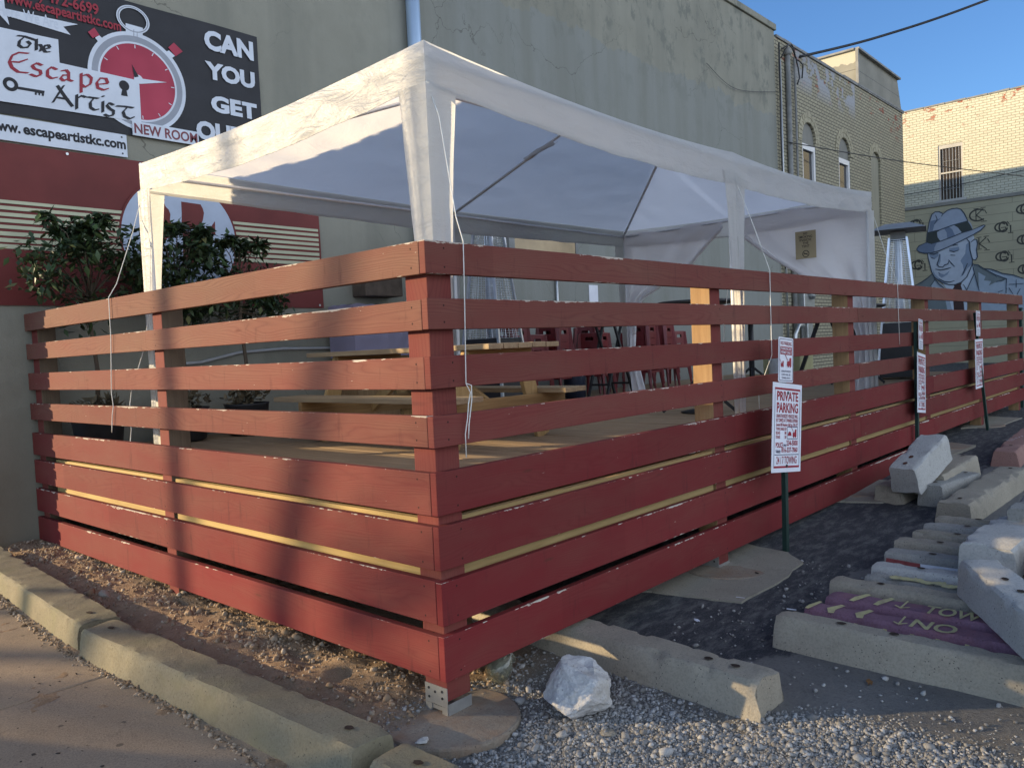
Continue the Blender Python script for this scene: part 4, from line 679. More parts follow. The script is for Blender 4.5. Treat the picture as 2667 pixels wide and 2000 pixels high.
ns = thing('small_wall_sign', 'small white sign with maroon capitals under the stopwatch banner', 'sign')
MB().box((.985, WY-.04, 3.605), (1.612, WY-.026, 3.735)).build('panel', P_white, ns, bevel=.002); text('NEW ROOM', WF, (1.0, 3.628), (1.597, 3.716), P_newred, ns, d=.042, bold=.022)
rb = thing('red_banner', 'dark red banner with cream stripes and a pale round letter logo on the stucco wall', 'banner')
m = MB(); m.grid(70, 30, lambda a, b: (-.33+3.285*a, WY-.012-.007*fbm(a*6, b*3, 4)-.004, 2.055+1.325*b)); m.build('vinyl_sheet', P_banred, rb, True)
d0 = .024; sl_ = D['stripesL']; m = MB(); m2 = MB()
for i in range(8):
    z1, z0 = sl_[2*i], sl_[2*i+1]; m.poly(WF, [(-.33, z0), (.86, z0), (.86, z1), (-.33, z1)], d0)
    m2.poly(WF, [(1.85, z0), (2.93, z0), (2.93, z1), (1.85, z1)], d0)
m.build('cream_stripes', P_cream, rb); m2.build('cream_stripes', P_cream, rb)
cx, rr = 1.385, .557; cz = 2.70
MB().poly(WF, ell(cx, cz, rr+.02, rr+.02, 64), d0+.001).build('logo_rim', P_banred, rb); MB().poly(WF, ell(cx, cz, rr, rr, 64), d0+.002).build('logo_disc', P_pale, rb)
m = MB()
for j, s_ in enumerate(D['bred']): m.poly(WF, s_, d0+.003+.0003*j)
m.build('logo_letter', P_banred, rb)
for i in range(6):
    for z in (3.355, 2.085): MB().poly(WF, ell(-.2+.62*i, z, .012, .012, 12), d0+.001).build('grommet', M_galv, rb)
# window panel, notice and conduit low on the stucco wall
wb = thing('serving_window', 'brown serving hatch with dark edge low on the stucco wall behind the tent valance', 'window')
MB().box((6.1, WY-.05, 2.82), (7.5, WY-.006, 3.3)).build('hatch_panel', pm('hatch_brown', (.30, .235, .15), .35, .25, 2, .02, 10, .5, .5), wb); MB().box((5.98, WY-.08, 2.78), (6.095, WY-.005, 3.35)).box((7.505, WY-.06, 2.78), (7.56, WY-.005, 3.35)).build('hatch_frame', M_cop, wb)
o = thing('wall_notice', 'small white paper notice pinned to the stucco wall beyond the tent', 'notice'); MB().box((7.86, WY-.012, 2.14), (8.09, WY-.004, 2.45)).build('paper', P_sign, o)
tag(MB().tube([(7.04, WY-.03, .85), (7.04, WY-.03, 2.9)], .022, 8).build('wall_conduit', M_galv, None, True), 'thin vertical grey conduit on the stucco wall beside the paper notice', 'conduit')
tag(MB().tube([(1.0, WY-.03, 1.50), (1.5, WY-.03, 1.52), (1.9, WY-.03, 1.60), (2.4, WY-.03, 1.625), (3.2, WY-.03, 1.61), (3.9, WY-.03, 1.6)], .015, 8).build('white_hose', M_hose, None, True), 'white hose curving along the stucco wall behind the picnic table', 'hose')
mt_ = thing('utility_meter', 'grey electric meter box with pipes on the cream brick wall behind the fence', 'meter')
MB().box((15.75, WY-.2, 2.05), (16.35, WY-.01, 2.75)).box((16.0, WY-.16, 1.1), (16.3, WY-.01, 2.04)).build('meter_box', M_galv, mt_, bevel=.015)
MB().lathe((0, 0, 0), [(.11, 0), (.11, .08), (.06, .11)], 16).build('meter_dial', M_galv, mt_, True).matrix_local = Matrix.Translation((16.1, WY-.2, 2.45)) @ Matrix.Rotation(radians(90), 4, 'X')
MB().tube([(15.3, WY-.15, .9), (15.3, WY-.15, 1.55), (15.5, WY-.15, 1.75), (15.75, WY-.15, 1.75)], .05, 8).tube([(15.4, WY-.12, 2.0), (15.7, WY-.12, 2.0), (15.7, WY-.12, .8)], .03, 8).build('meter_pipe', M_galv, mt_, True)
# ================================================================== fence
ZB = [(1.98, 1.84), (1.736, 1.605), (1.493, 1.355), (1.243, 1.108), (1.002, .817), (.772, .583), (.536, .348), (.301, .106)]
FADE = [.86, .78, .55, .56, .36, .28, .20, .16]
XE, LY = 12.50, 4.955
fence = thing('slat_fence', 'L-shaped fence of wide red painted boards wrapped round the deck', 'fence')
def board(name, side, a0, a1, z1, z0, fade, seed, splits=None):
    # side 'L': runs along y, outer face x=0 ; side 'R': runs along x, outer face y=0
    T = .038; rr = random.Random(seed); n = max(2, int((a1-a0)/.25)); vs = []; fs = []; uvs = []
    ph = rr.uniform(0, 20)
    for i in range(n+1):
        a = a0+(a1-a0)*i/n; w = .0025*mnoise.noise((a*.5, ph, 0)); dz = .0022*mnoise.noise((a*.8, ph, 5)); dz2 = .0022*mnoise.noise((a*.8, ph, 9))
        for o_, z in ((0, z1+dz), (0, z0+dz2), (T, z0+dz2), (T, z1+dz)):
            vs.append((o_+w, a, z) if side == 'L' else (a, o_+w, z))
    for i in range(n):
        b = 4*i
        for j in range(4):
            f = (b+j, b+(j+1) % 4, b+4+(j+1) % 4, b+4+j); fs.append(f if side == 'R' else f[::-1])
    e0 = (0, 3, 2, 1); e1 = (4*n, 4*n+1, 4*n+2, 4*n+3)
    fs += [e0, e1] if side == 'R' else [e0[::-1], e1[::-1]]
    me = bpy.data.meshes.new(name); me.from_pydata(vs, [], fs); me.materials.append(M_paint)
    ul = me.uv_layers.new(name='uv')
    for p in me.polygons:
        nx = abs(p.normal.z)
        for li in p.loop_indices:
            c = me.vertices[me.loops[li].vertex_index].co
            a = c.y if side == 'L' else c.x; o_ = c.x if side == 'L' else c.y
            ul.data[li].uv = (a, (o_ if nx > .7 else z1-c.z) if abs(p.normal.z) < .7 or c.z > (z0+z1)/2 else z1-z0)
    o = bpy.data.objects.new(name, me); COL.objects.link(o); o.parent = fence; o['fade'] = fade; o['bw'] = z1-z0
    bv = o.modifiers.new('bevel', 'BEVEL'); bv.width = .0035; bv.segments = 2; bv.limit_method = 'ANGLE'
    return o
for i, (z1, z0) in enumerate(ZB):
    board('board', 'L', .040, LY, z1-.002*(i % 3 == 1), z0, FADE[i], 10+i)
    jr = [.0, .0035, .001, -.003, .0015, .002, -.002, .003][i]
    if i == 7: board('board', 'R', 0, 7.58, z1, z0, FADE[i]*.35, 30+i); continue
    cut = [7.44, 5.11, 7.44, 5.11, 7.44, 5.11, 7.44, 0][i]
    board('board', 'R', 0, cut-.0015, z1+jr*.5, z0+jr*.5, FADE[i]*(.62 if i < 4 else .36), 30+i)
    board('board', 'R', cut+.0015, XE, z1+.002, z0+.002, FADE[i]*(.72 if i < 4 else .4)+.05, 50+i)
POSX = [.108, 2.555, 5.04, 7.38, 9.87, 12.33]; POSY = [.108, 2.60, 4.86]
def fpost(x0, y0, x1, y1, zb, zt, bare):
    # painted post; faces turned to the deck stay bare wood
    b = MB().box((x0, y0, zb), (x1, y1, zt)); me = b.mesh('post', M_paint); ul = me.uv_layers.new(name='uv')
    for p in me.polygons:
        for li in p.loop_indices:
            c = me.vertices[me.loops[li].vertex_index].co; ul.data[li].uv = (c.z, (c.x-x0+c.y-y0)*.7+.03)
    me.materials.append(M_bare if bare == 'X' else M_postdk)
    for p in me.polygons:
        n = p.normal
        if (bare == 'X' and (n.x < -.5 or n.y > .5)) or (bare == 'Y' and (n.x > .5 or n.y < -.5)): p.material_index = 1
    o = bpy.data.objects.new('post', me); COL.objects.link(o); o.parent = fence; o['fade'] = .32; o['bw'] = 5.0
    bv = o.modifiers.new('bevel', 'BEVEL'); bv.width = .004; bv.segments = 2; bv.limit_method = 'ANGLE'
    return o
def bracket(x, y, z, fx=True):
    m = MB(); t = .004; h = .085; w_ = .14
    m.box((x-t, y-.001, z+.035), (x-.0005, y+w_, z+.035+h)); m.box((x+.0005, y-t, z), (x+w_, y-.0005, z+.05)).box((x-t, y, z), (x-.0005, y+.035, z+.034)).box((x-t, y+.10, z), (x-.0005, y+w_, z+.034))
    m.box((x, y, z+.012), (x+w_, y+w_, z+.03))
    b = m.build('post_bracket', M_galv, fence)
    for (py, pz) in ((.03, .1), (.03, .07), (.075, .09), (.115, .1), (.115, .06)):
        MB().prism(Fr((x-t-.0008, y+py, z+pz), (0, -1, 0), (0, 0, 1)), ell(0, 0, .006, .006, 8), -.002, .002).build('bolt', M_black, b)
P = .039
fpost(P, P, P+.14, P+.14, .0, 1.965, 'none'); bracket(P, P, -.06)
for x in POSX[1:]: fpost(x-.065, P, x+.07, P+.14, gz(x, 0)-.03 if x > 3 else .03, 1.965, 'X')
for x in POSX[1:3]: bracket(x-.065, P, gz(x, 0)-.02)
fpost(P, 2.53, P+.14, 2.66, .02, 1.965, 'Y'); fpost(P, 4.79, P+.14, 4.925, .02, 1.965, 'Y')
# concrete footings
def footing(x, y, r, z, lab, grp='round concrete post footings', h=.07, sx=1.0):
    n = 40; m = MB(); vs = []
    prof = [(1.0, -h-.25), (1.0, -.012), (.985, -.003), (.96, 0), (.6, .001), (.3, .002)]
    for k, z_ in prof:
        for j in range(n):
            t = 2*pi*j/n; rr = r*k*(1+.03*mnoise.noise((cos(t)*1.3+x, sin(t)*1.3+y, 0))+.008*mnoise.noise((cos(t)*9, sin(t)*9, x)))
            vs.append((x+rr*cos(t)*sx, y+rr*sin(t), z+z_+.004*mnoise.noise((cos(t)*4*k, sin(t)*4*k, y))))
    m.v = vs; m.f = [(i*n+j, i*n+(j+1) % n, (i+1)*n+(j+1) % n, (i+1)*n+j) for i in range(len(prof)-1) for j in range(n)]+[tuple((len(prof)-1)*n+j for j in range(n))]
    return tag(m.build('concrete_footing', M_foot, None, False), lab, 'footing', grp)
footing(.06, .04, .30, -.062, 'round concrete footing under the near corner post of the fence')
footing(.03, 2.53, .24, -.012, 'round concrete footing half buried in dirt behind the kerb blocks')
footing(2.56, .03, .30, gz(2.56, 0)+.012, 'round concrete disc under the fence by the nearest parking sign')
footing(5.05, .05, .28, gz(5, 0)+.012, 'round concrete footing under the fence behind the rubble pile')
footing(7.6, .0, .32, gz(7.6, 0)+.012, 'round concrete footing just past the cut end of the bottom board')
footing(9.9, .08, .3, gz(9.9, 0)+.012, 'round concrete footing beneath the far end of the fence')
# ================================================================== deck
DZ = .82
deck = thing('wooden_deck', 'raised weathered wooden deck inside the red fence', 'deck')
m = MB(); x = .182
while x < XE-.2:
    dz = R.uniform(-.002, .002); m.box((x, .19, DZ-.032+dz), (x+.138, WY-.05, DZ+dz)); x += .1435
m.build('deck_boards', M_deck, deck, bevel=.003)
m = MB()
xs = [.18]+POSX[1:]
for i in range(len(xs)-1): m.box((xs[i]+(.075 if i else 0), .055, .50), (xs[i+1]-.07, .093, .785))
m.build('rim_joist', M_rimX, deck, bevel=.003)
m = MB().box((.055, .18, .50), (.093, 2.525, .785)).box((.055, 2.665, .50), (.093, 4.62, .785)); m.build('rim_joist', M_rimY, deck, bevel=.003)
m = MB()
for i in range(7): m.box((.3+.0, .4+.7*i, .55), (XE-.3, .44+.7*i, .78))
m.build('floor_joists', M_rimX, deck)
for x in (1.5, 4, 6.5, 9, 11.5):
    for y in (1.6, 3.4): MB().box((x, y, -.1), (x+.14, y+.14, .548)).build('support_post', M_bare, deck)
# ================================================================== tent
X0, Y0, X1, Y1 = .29, .257, 6.30, 3.237; XM = (X0+X1)/2
def ez(x, y):
    z = 2.90+.0*y
    sag = (1-abs(abs(x-XM)/(XM-X0)*2-1))*.012
    if y < Y0+.1: z = 2.92-.055*(1-min(1, abs(x-XM)/(XM-X0)))
    return z-sag
tent = thing('party_tent', 'white pop-up party tent with a hipped fabric roof standing on the deck', 'tent')
def roofz(x, y):
    t = max(0, min((x-X0)/1.5, (X1-x)/1.5, (y-Y0)/1.49, (Y1-y)/1.49)); cu = abs(x-XM)/(XM-X0); e = 2.925*(1-t)+2.90*t-(1-t)*(.055*max(0, 1-cu)+.05*max(0, sin(pi*cu))**.8 if y < (Y0+Y1)/2 else .03*max(0, 1-cu))-(1-t)*.035*sin(pi*min(1, max(0, (y-Y0)/(Y1-Y0))))
    s = .05*sin(pi*min(1, t))*(.6+.4*mnoise.noise((x*.9, y*.9, 3)))
    wr = .010*mnoise.noise((x*2.2+y*1.1, y*5, 1))*min(1, t*4)+.004*mnoise.noise((x*9, y*9, 2))*min(1, t*4)
    return e+.53*t-s+wr
MB().grid(120, 60, lambda a, b: (X0+(X1-X0)*a, Y0+(Y1-Y0)*b, roofz(X0+(X1-X0)*a, Y0+(Y1-Y0)*b))).build('roof', M_roof, tent, True)
def val(p0, p1, out, seed, n=90, drop=(.20, .225)):
    p0 = Vector(p0); p1 = Vector(p1); out = Vector(out); L = (p1-p0).length
    def fn(a, b):
        c = p0+(p1-p0)*a; b = 1-b; c0 = c; c = c+(p1-p0).normalized()*(.014*(2*a-1) if a < .02 or a > .98 else 0)
        z = roofz(c0.x, c0.y)-(drop[0]+(drop[1]-drop[0])*(1-abs(2*a-1)))*b+.008
        w_ = (.012*mnoise.noise((a*L*2.1, seed, b*.8))+.009*mnoise.noise((a*L*6, seed, b*2.5))+.004*mnoise.noise((a*L*17, seed, b*7)))*min(1, b*3+.15)
        q = c+out*(.012+w_); return (q.x, q.y, z+.006*b*mnoise.noise((a*L*3, seed+5, 0)))
    o = MB().grid(n, 8, fn).build('valance', M_tent, tent, True)
    def hf(a, b):
        q = Vector(fn(a, .005+.10*b)); return q+out*.0022
    MB().grid(n, 1, hf).build('hem', M_tent, o, True); return o
val((X0, Y0, 0), (X1, Y0, 0), (0, -1, 0), 1, 160, (.20, .235)); val((X0, Y1, 0), (X0, Y0, 0), (-1, 0, 0), 2, 90)
val((X1, Y1, 0), (X0, Y1, 0), (0, 1, 0), 3, 120); val((X1, Y0, 0), (X1, Y1, 0), (1, 0, 0), 4, 90)
def legpanel(x, y, du, seed, parent, co=0.0):
    du = Vector(du); nn = Vector((du.y, -du.x, 0))
    if nn.dot(Vector((x-XM, y-(Y0+Y1)/2, 0))) < 0: nn = -nn
    def fn(a, b):
        z = DZ+.03+(2.74-DZ-.03)*b; wd = .05+.115*b**1.9
        w_ = .011*mnoise.noise((a*4, z*1.1, seed))+.005*mnoise.noise((a*9, z*4, seed+2)); q = Vector((x, y, z))+du*(wd*a-co*(1-a))+nn*(.028+w_*1.2*min(1, a*4+(co == 0)))
        return q
    return MB().grid(6, 50, fn).build('leg_fabric', M_tent, parent, True)
legs = [(X0, Y0), (XM, Y0), (X1, Y0), (X0, Y1), (XM, Y1), (X1, Y1)]
for i, (x, y) in enumerate(legs):
    ix = .02 if x == X0 else -.02 if x == X1 else 0; iy = .02 if y == Y0 else -.02
    l = MB().tube([(x+ix, y+iy, DZ), (x+ix, y+iy, 2.86)], .017, 10).lathe((x+ix, y+iy, DZ), [(.04, 0), (.04, .008), (.022, .02), (.022, .09)], 12).build('leg', M_white, tent, True)
    sx = 1 if x == X0 else -1
    if x == XM:
        legpanel(x, y, (1, 0, 0), i, l); legpanel(x, y, (-1, 0, 0), i+10, l)
    else:
        legpanel(x, y, (sx, 0, 0), i, l, .028); legpanel(x, y, (0, 1 if y == Y0 else -1, 0), i+10, l, .028)
M_pole = pm('tent_pole_metal', (.66, .67, .70), .35, .08, 10, .02, 30, .3, .5)
def tpole(pts, nm='roof_pole', r=.014): return MB().tube(pts, r, 8).build(nm, M_pole, tent, True)
zr = 3.365; E_ = 2.845
tpole([(X0+.02, Y0+.02, E_+.02), (XM, Y0+.02, E_-.03), (X1-.02, Y0+.02, E_+.02)], 'eave_pole'); tpole([(X0+.02, Y1-.02, E_), (X1-.02, Y1-.02, E_)], 'eave_pole')
tpole([(X0+.02, Y0+.02, E_+.02), (X0+.02, Y1-.02, E_)], 'eave_pole'); tpole([(X1-.02, Y0+.02, E_+.02), (X1-.02, Y1-.02, E_)], 'eave_pole')
ym = (Y0+Y1)/2
for x in (X0, X1):
    rx_ = X0+1.5 if x == X0 else X1-1.5
    for y in (Y0, Y1): tpole([(x, y, E_+.02), (rx_, ym, zr)])
tpole([(XM, Y0, E_-.02), (XM, ym, zr), (XM, Y1, E_)]); tpole([(X0+1.5, ym, zr), (X1-1.5, ym, zr)])
m = MB()
m.grid(10, 6, lambda a, b: (XM+(a-.5)*.09+.01*sin(b*9), ym+.15+.34*b, zr-.05-(.15+.34*b)/1.49*.40+.045*abs(a-.5)+.01*mnoise.noise((a*4, b*6, 2)))).build('roof_patch', M_tent, tent, True)
# end curtains, tied back to the corner legs
def curtain(edge, outer, seed):
    zs = [2.86, 2.78, 2.6, 2.42, 2.25, 2.06, 1.85, 1.65, 1.45, 1.25, 1.05, .86]
    def inner(z):
        for i in range(len(edge)-1):
            if edge[i][0] >= z >= edge[i+1][0]:
                t = (edge[i][0]-z)/(edge[i][0]-edge[i+1][0]); return edge[i][1]+(edge[i+1][1]-edge[i][1])*t
        return edge[-1][1]
    def fn(a, b):
        z = 2.86-(2.86-.86)*b; yi = inner(z); y = outer+(yi-outer)*a; wd = abs(yi-outer)
        fold = (.018+.05*max(0, 1-wd/1.2))*sin(a*16+seed)+.012*mnoise.noise((a*5, z*3, seed))+.03*max(0, 1-abs(z-2.75)/.12)*mnoise.noise((a*6, 0, seed))
        return (X1-.035+fold*.7, y, z+.02*sin(a*10+seed)*max(0, 1-(2.86-z)/.4))
    o = MB().grid(70, 60, fn).build('side_curtain', M_curt, tent, True)
    pts = [(X1-.05+.012*sin(z*9), inner(z), z) for z in [2.80-.045*i for i in range(27)]]
    MB().tube(pts, .022, 8).build('rolled_edge', M_curt, o, True)
curtain([(2.9, 1.86), (2.78, 1.87), (2.42, 2.28), (2.06, 2.98), (1.7, 3.10), (1.45, 3.12), (.8, 2.95)], Y1-.02, 0)
curtain([(2.9, 1.66), (2.67, 1.62), (2.4, 1.3), (2.19, .99), (1.95, .66), (1.75, .5), (1.5, .40), (.8, .52)], Y0+.03, 2)
nf = Fr((X1-.085, 0, 0), (0, -1, 0), (0, 0, 1))
nosm = thing('no_smoking_notice', 'tan paper notice with a no smoking symbol on the tent side curtain', 'notice')
MB().prism(nf, [(-1.0, 2.325), (-.78, 2.325), (-.78, 2.615), (-1.0, 2.615)], 0, .003).build('paper', pm('kraft_paper', (.38, .32, .20), .8, .06), nosm)
for i, t_ in enumerate(('NO', 'SMOKING', 'INSIDE', 'THE', 'TENT')):
    hw = .0105*len(t_); z = 2.575-.033*i; text(t_, nf, (-.89-hw, z), (-.89+hw, z+.024), P_dk, nosm, d=.0045, bold=.01)
m = MB(); ring(m, nf, -.89, 2.375, .030, .037, .0045, 32); m.stroke(nf, [(-.915, 2.395), (-.865, 2.355)], .007, .005); m.prism(nf, [(-.912, 2.371), (-.870, 2.371), (-.870, 2.379), (-.912, 2.379)], .0046, .0048); m.stroke(nf, [(-.872, 2.384), (-.868, 2.392), (-.874, 2.398)], .004, .0052); m.build('no_smoking_symbol', P_dk, nosm)
def rope(pts, lab, r=.0026):
    return tag(MB().tube(pts, r, 6).build('guy_rope', M_rope, None, True), lab, 'rope', 'white tent guy ropes')
yo = -.012
rope([(.30, .24, 2.70), (.29, .18, 2.58), (.24, .05, 2.1), (.215, yo, 1.985), (.205, yo, 1.7), (.19, yo, 1.37), (.205, yo-.01, 1.33), (.20, yo, 1.28), (.18, yo-.01, 1.22), (.172, yo, 1.15), (.165, yo-.006, 1.05)], 'white guy rope hanging over the red fence right beside its near corner')
rope([(.19, yo, 1.37), (.215, yo-.008, 1.36), (.212, yo-.01, 1.30), (.185, yo-.012, 1.19), (.18, yo-.01, 1.13)], 'short looped tail of white rope at the near fence corner')
rope([(.28, 3.25, 2.70), (.2, 3.24, 2.45), (.05, 3.2, 2.08), (-.012, 3.19, 1.985), (-.012, 3.2, 1.7), (-.012, 3.25, 1.34), (-.012, 3.235, 1.24), (-.013, 3.26, 1.18), (-.012, 3.28, 1.10), (-.011, 3.29, 1.06)], 'white guy rope over the sunlit side of the fence, from the leftmost tent leg')
rope([(.31, 3.18, 2.66), (.2, 3.05, 1.9), (.12, 3.02, 1.60), (.06, 3.10, 1.34), (.052, 3.14, 1.2), (.055, 3.13, 1.08), (.052, 3.15, 1.0), (.056, 3.14, .93)], 'white rope end curling down the sunlit boards beside the leftmost tent leg')
rope([(3.33, .24, 2.66), (3.32, .12, 2.35), (3.295, yo, 1.99), (3.29, yo, 1.7), (3.285, yo, 1.38), (3.20, yo+.03, 1.22), (3.16, yo+.05, 1.1), (3.19, .05, .95)], 'white guy rope over the shaded fence above the nearest parking sign')
rope([(3.37, .30, 2.3), (3.5, .45, 1.7), (3.62, .55, 1.35), (3.75, .62, 1.0)], 'thin white rope slanting down to the deck behind the middle tent leg')
rope([(6.36, .24, 2.68), (6.30, .12, 2.3), (6.215, yo, 1.99), (6.22, yo, 1.7), (6.235, yo, 1.38)], 'white guy rope over the fence by the far tent leg and heater')
rope([(6.3, .3, 2.2), (6.45, .35, 1.7), (6.5, .4, 1.45), (6.42, .38, 1.3), (6.5, .4, 1.15)], 'loose white rope end beside the far tent leg behind the fence')
# ================================================================== ground
rng = np.random.default_rng(5)
def axis(lo, a, b, hi, fine):
    near = np.arange(a, b, fine); l = a-np.geomspace(fine, a-lo, 26)[::-1]; r = b+np.geomspace(fine, hi-b, 30)-fine
    return np.unique(np.concatenate([l, near, r]))
def vnoise(x, y, f, seed):
    n = 256; g = np.random.default_rng(seed).random((n, n)); X = x*f; Y = y*f; xi = np.floor(X).astype(int); yi = np.floor(Y).astype(int); fx = X-xi; fy = Y-yi
    fx = fx*fx*(3-2*fx); fy = fy*fy*(3-2*fy); a = g[xi % n, yi % n]; b = g[(xi+1) % n, yi % n]; c = g[xi % n, (yi+1) % n]; d = g[(xi+1) % n, (yi+1) % n]
    return (a*(1-fx)+b*fx)*(1-fy)+(c*(1-fx)+d*fx)*fy-.5
def gzn(x, y): return -0.10+0.04*np.clip(x, 0, 7.5)+0.03*np.clip(y, 0, 5)
def smooth(e0, e1, x):
    t = np.clip((x-e0)/(e1-e0), 0, 1); return t*t*(3-2*t)
def gravw(x, y):
    b = np.where(y > -1.05, .80, .80+.42*(-1.05-y))
    w_ = smooth(.25, -.12, x-b)*smooth(.35, -.05, y)
    return np.where(x > -.75, w_, 0)
def dirtw(x, y): return smooth(-.15, .25, y+.25*vnoise(x, y, 3, 3))*smooth(1.1, .5, x)*(x > -3)
def asphw(x, y): return smooth(.75, 1.2, x)*smooth(-1.0, -.62, y-.10*np.clip(x-1, -1, 3)*0+.3*vnoise(x, y, 2.5, 4))
ax = axis(-300, -.8, 3.2, 600, .032); ay = axis(-300, -2.4, 4.9, 300, .036)
GX, GY = np.meshgrid(ax, ay, indexing='ij'); gx, gy = GX.ravel(), GY.ravel()
dw = dirtw(gx, gy); gw = gravw(gx, gy)
zz = gzn(gx, gy)+(.030*vnoise(gx, gy, 6, 11)+.022*vnoise(gx, gy, 14, 12)+.012*vnoise(gx, gy, 28, 13))*np.maximum(dw, .55*gw)+.006*vnoise(gx, gy, 9, 15)
zz -= .02*smooth(-.45, -.6, gx)+.0; zz += .06*smooth(.42, .1, np.abs(gx+.02))*dw
me = bpy.data.meshes.new('ground'); ni, nj = len(ax), len(ay)
co = np.stack([gx, gy, zz], 1).astype(np.float32)
ii, jj = np.meshgrid(np.arange(ni-1), np.arange(nj-1), indexing='ij'); a = (ii*nj+jj).ravel(); quads = np.stack([a, a+nj, a+nj+1, a+1], 1)
def fastmesh(me, co, faces, k):
    me.vertices.add(len(co)); me.vertices.foreach_set('co', co.astype(np.float32).ravel()); nf = len(faces)
    me.loops.add(nf*k); me.loops.foreach_set('vertex_index', faces.astype(np.int32).ravel()); me.polygons.add(nf)
    me.polygons.foreach_set('loop_start', np.arange(0, nf*k, k, dtype=np.int32)); me.polygons.foreach_set('loop_total', np.full(nf, k, dtype=np.int32)); me.update(calc_edges=True); me.validate()
fastmesh(me, co, quads, 4)
ca = me.color_attributes.new('zone', 'FLOAT_COLOR', 'POINT'); zc = np.stack([dw, gw, asphw(gx, gy)*(1-dw)*(1-gw), np.ones_like(dw)], 1).astype(np.float32); ca.data.foreach_set('color', zc.ravel())
me.polygons.foreach_set('use_smooth', np.ones(len(quads), dtype=bool)); me.materials.append(M_ground)
g_ = bpy.data.objects.new('ground', me); COL.objects.link(g_); struct(g_)
# sidewalk slabs
m = MB(); ys = [-9.3, -7.45, -5.6, -3.75, -1.9, -.06, 1.785, 3.63, 5.5, 7.3, 9.2, 11.0, 13]
for i in range(len(ys)-1):
    for x0, x1 in ((-2.4, -.56), (-4.3, -2.41)):
        y0, y1 = ys[i]+.008, ys[i+1]-.008; q = [(x0, y0), (x1, y0), (x1, y1), (x0, y1)]
        m.add([(x, y, -.35) for x, y in q]+[(x, y, gz(0, y)-.008) for x, y in q], [(3, 2, 1, 0), (4, 5, 6, 7), (0, 1, 5, 4), (1, 2, 6, 5), (2, 3, 7, 6), (3, 0, 4, 7)])
struct(m.build('sidewalk', M_walk, None, bevel=.006))
m = MB()
for i in range(24): m.box((-4.44, -36+3*i, -.4), (-4.31, -36+3*i+2.99, gz(0, -36+3*i)-.01))
struct(m.build('street_kerb', M_slab, None, bevel=.01))
# --- concrete slabs let into the asphalt
def slab(pts, name='concrete_patch', dz=.012):
    m = MB(); n = len(pts); P = []
    for i in range(n):
        for t in np.linspace(0, 1, 7)[:-1]:
            x = pts[i][0]*(1-t)+pts[(i+1) % n][0]*t; y = pts[i][1]*(1-t)+pts[(i+1) % n][1]*t; P.append((x+.015*mnoise.noise((x*9, y*9, 0)), y+.015*mnoise.noise((x*9, y*9, 4))))
    m.add([(x, y, gz(x, y)+dz) for x, y in P]+[(x, y, gz(x, y)-.05) for x, y in P], [tuple(range(len(P)))]+[(i, len(P)+i, len(P)+(i+1) % len(P), (i+1) % len(P)) for i in range(len(P))])
    return struct(m.build(name, M_slab, None))
slab([(1.85, .25), (1.92, 0), (1.99, -.36), (2.5, -.40), (2.86, -.37), (3.02, -.2), (3.1, .25)])
slab([(6.75, .2), (6.85, -.22), (7.3, -.3), (7.78, -.33), (7.95, .2)]); slab([(9.4, .2), (9.87, -.17), (11.0, -.22), (11.1, .3)]); slab([(4.55, .15), (4.7, -.3), (5.5, -.38), (5.6, .15)])
# --- stones
_t = (1+5**.5)/2
ICO = np.array([(-1, _t, 0), (1, _t, 0), (-1, -_t, 0), (1, -_t, 0), (0, -1, _t), (0, 1, _t), (0, -1, -_t), (0, 1, -_t), (_t, 0, -1), (_t, 0, 1), (-_t, 0, -1), (-_t, 0, 1)])/sqrt(1+_t*_t)
IF = np.array([(0, 11, 5), (0, 5, 1), (0, 1, 7), (0, 7, 10), (0, 10, 11), (1, 5, 9), (5, 11, 4), (11, 10, 2), (10, 7, 6), (7, 1, 8), (3, 9, 4), (3, 4, 2), (3, 2, 6), (3, 6, 8), (3, 8, 9), (4, 9, 5), (2, 4, 11), (6, 2, 10), (8, 6, 7), (9, 8, 1)])
def scatter(name, pts, rad, m, label, tone=None, flat=.7):
    n = len(pts); S = rad[:, None]*np.stack([rng.uniform(.7, 1.35, n), rng.uniform(.6, 1.1, n), rng.uniform(.45, .9, n)*flat/.7], 1)
    V = ICO[None]*(1+rng.uniform(-.36, .30, (n, 12, 1)))*S[:, None, :]
    t = rng.uniform(0, 2*pi, n); tl = rng.normal(0, .35, n); c, s_ = np.cos(tl), np.sin(tl)
    V = np.stack([V[..., 0]*c[:, None]-V[..., 2]*s_[:, None], V[..., 1], V[..., 0]*s_[:, None]+V[..., 2]*c[:, None]], -1)
    c, s_ = np.cos(t), np.sin(t); V = np.stack([V[..., 0]*c[:, None]-V[..., 1]*s_[:, None], V[..., 0]*s_[:, None]+V[..., 1]*c[:, None], V[..., 2]], -1)
    V += pts[:, None, :]; F_ = IF[None]+12*np.arange(n)[:, None, None]
    me = bpy.data.meshes.new(name); fastmesh(me, V.reshape(-1, 3), F_.reshape(-1, 3), 3)
    at = me.attributes.new('tone', 'FLOAT', 'POINT'); tn = rng.beta(1.9, 1.6, n) if tone is None else tone; at.data.foreach_set('value', np.repeat(tn, 12).astype(np.float32))
    me.materials.append(m); o = bpy.data.objects.new(name, me); COL.objects.link(o); tag(o, label, None, None, 'stuff'); return o
from mathutils import kdtree
def hgt(x, y):
    return gzn(x, y)+(.030*vnoise(x, y, 6, 11)+.022*vnoise(x, y, 14, 12)+.012*vnoise(x, y, 28, 13))*np.maximum(dirtw(x, y), .55*gravw(x, y))+.006*vnoise(x, y, 9, 15)+.06*smooth(.42, .1, np.abs(x+.02))*dirtw(x, y)
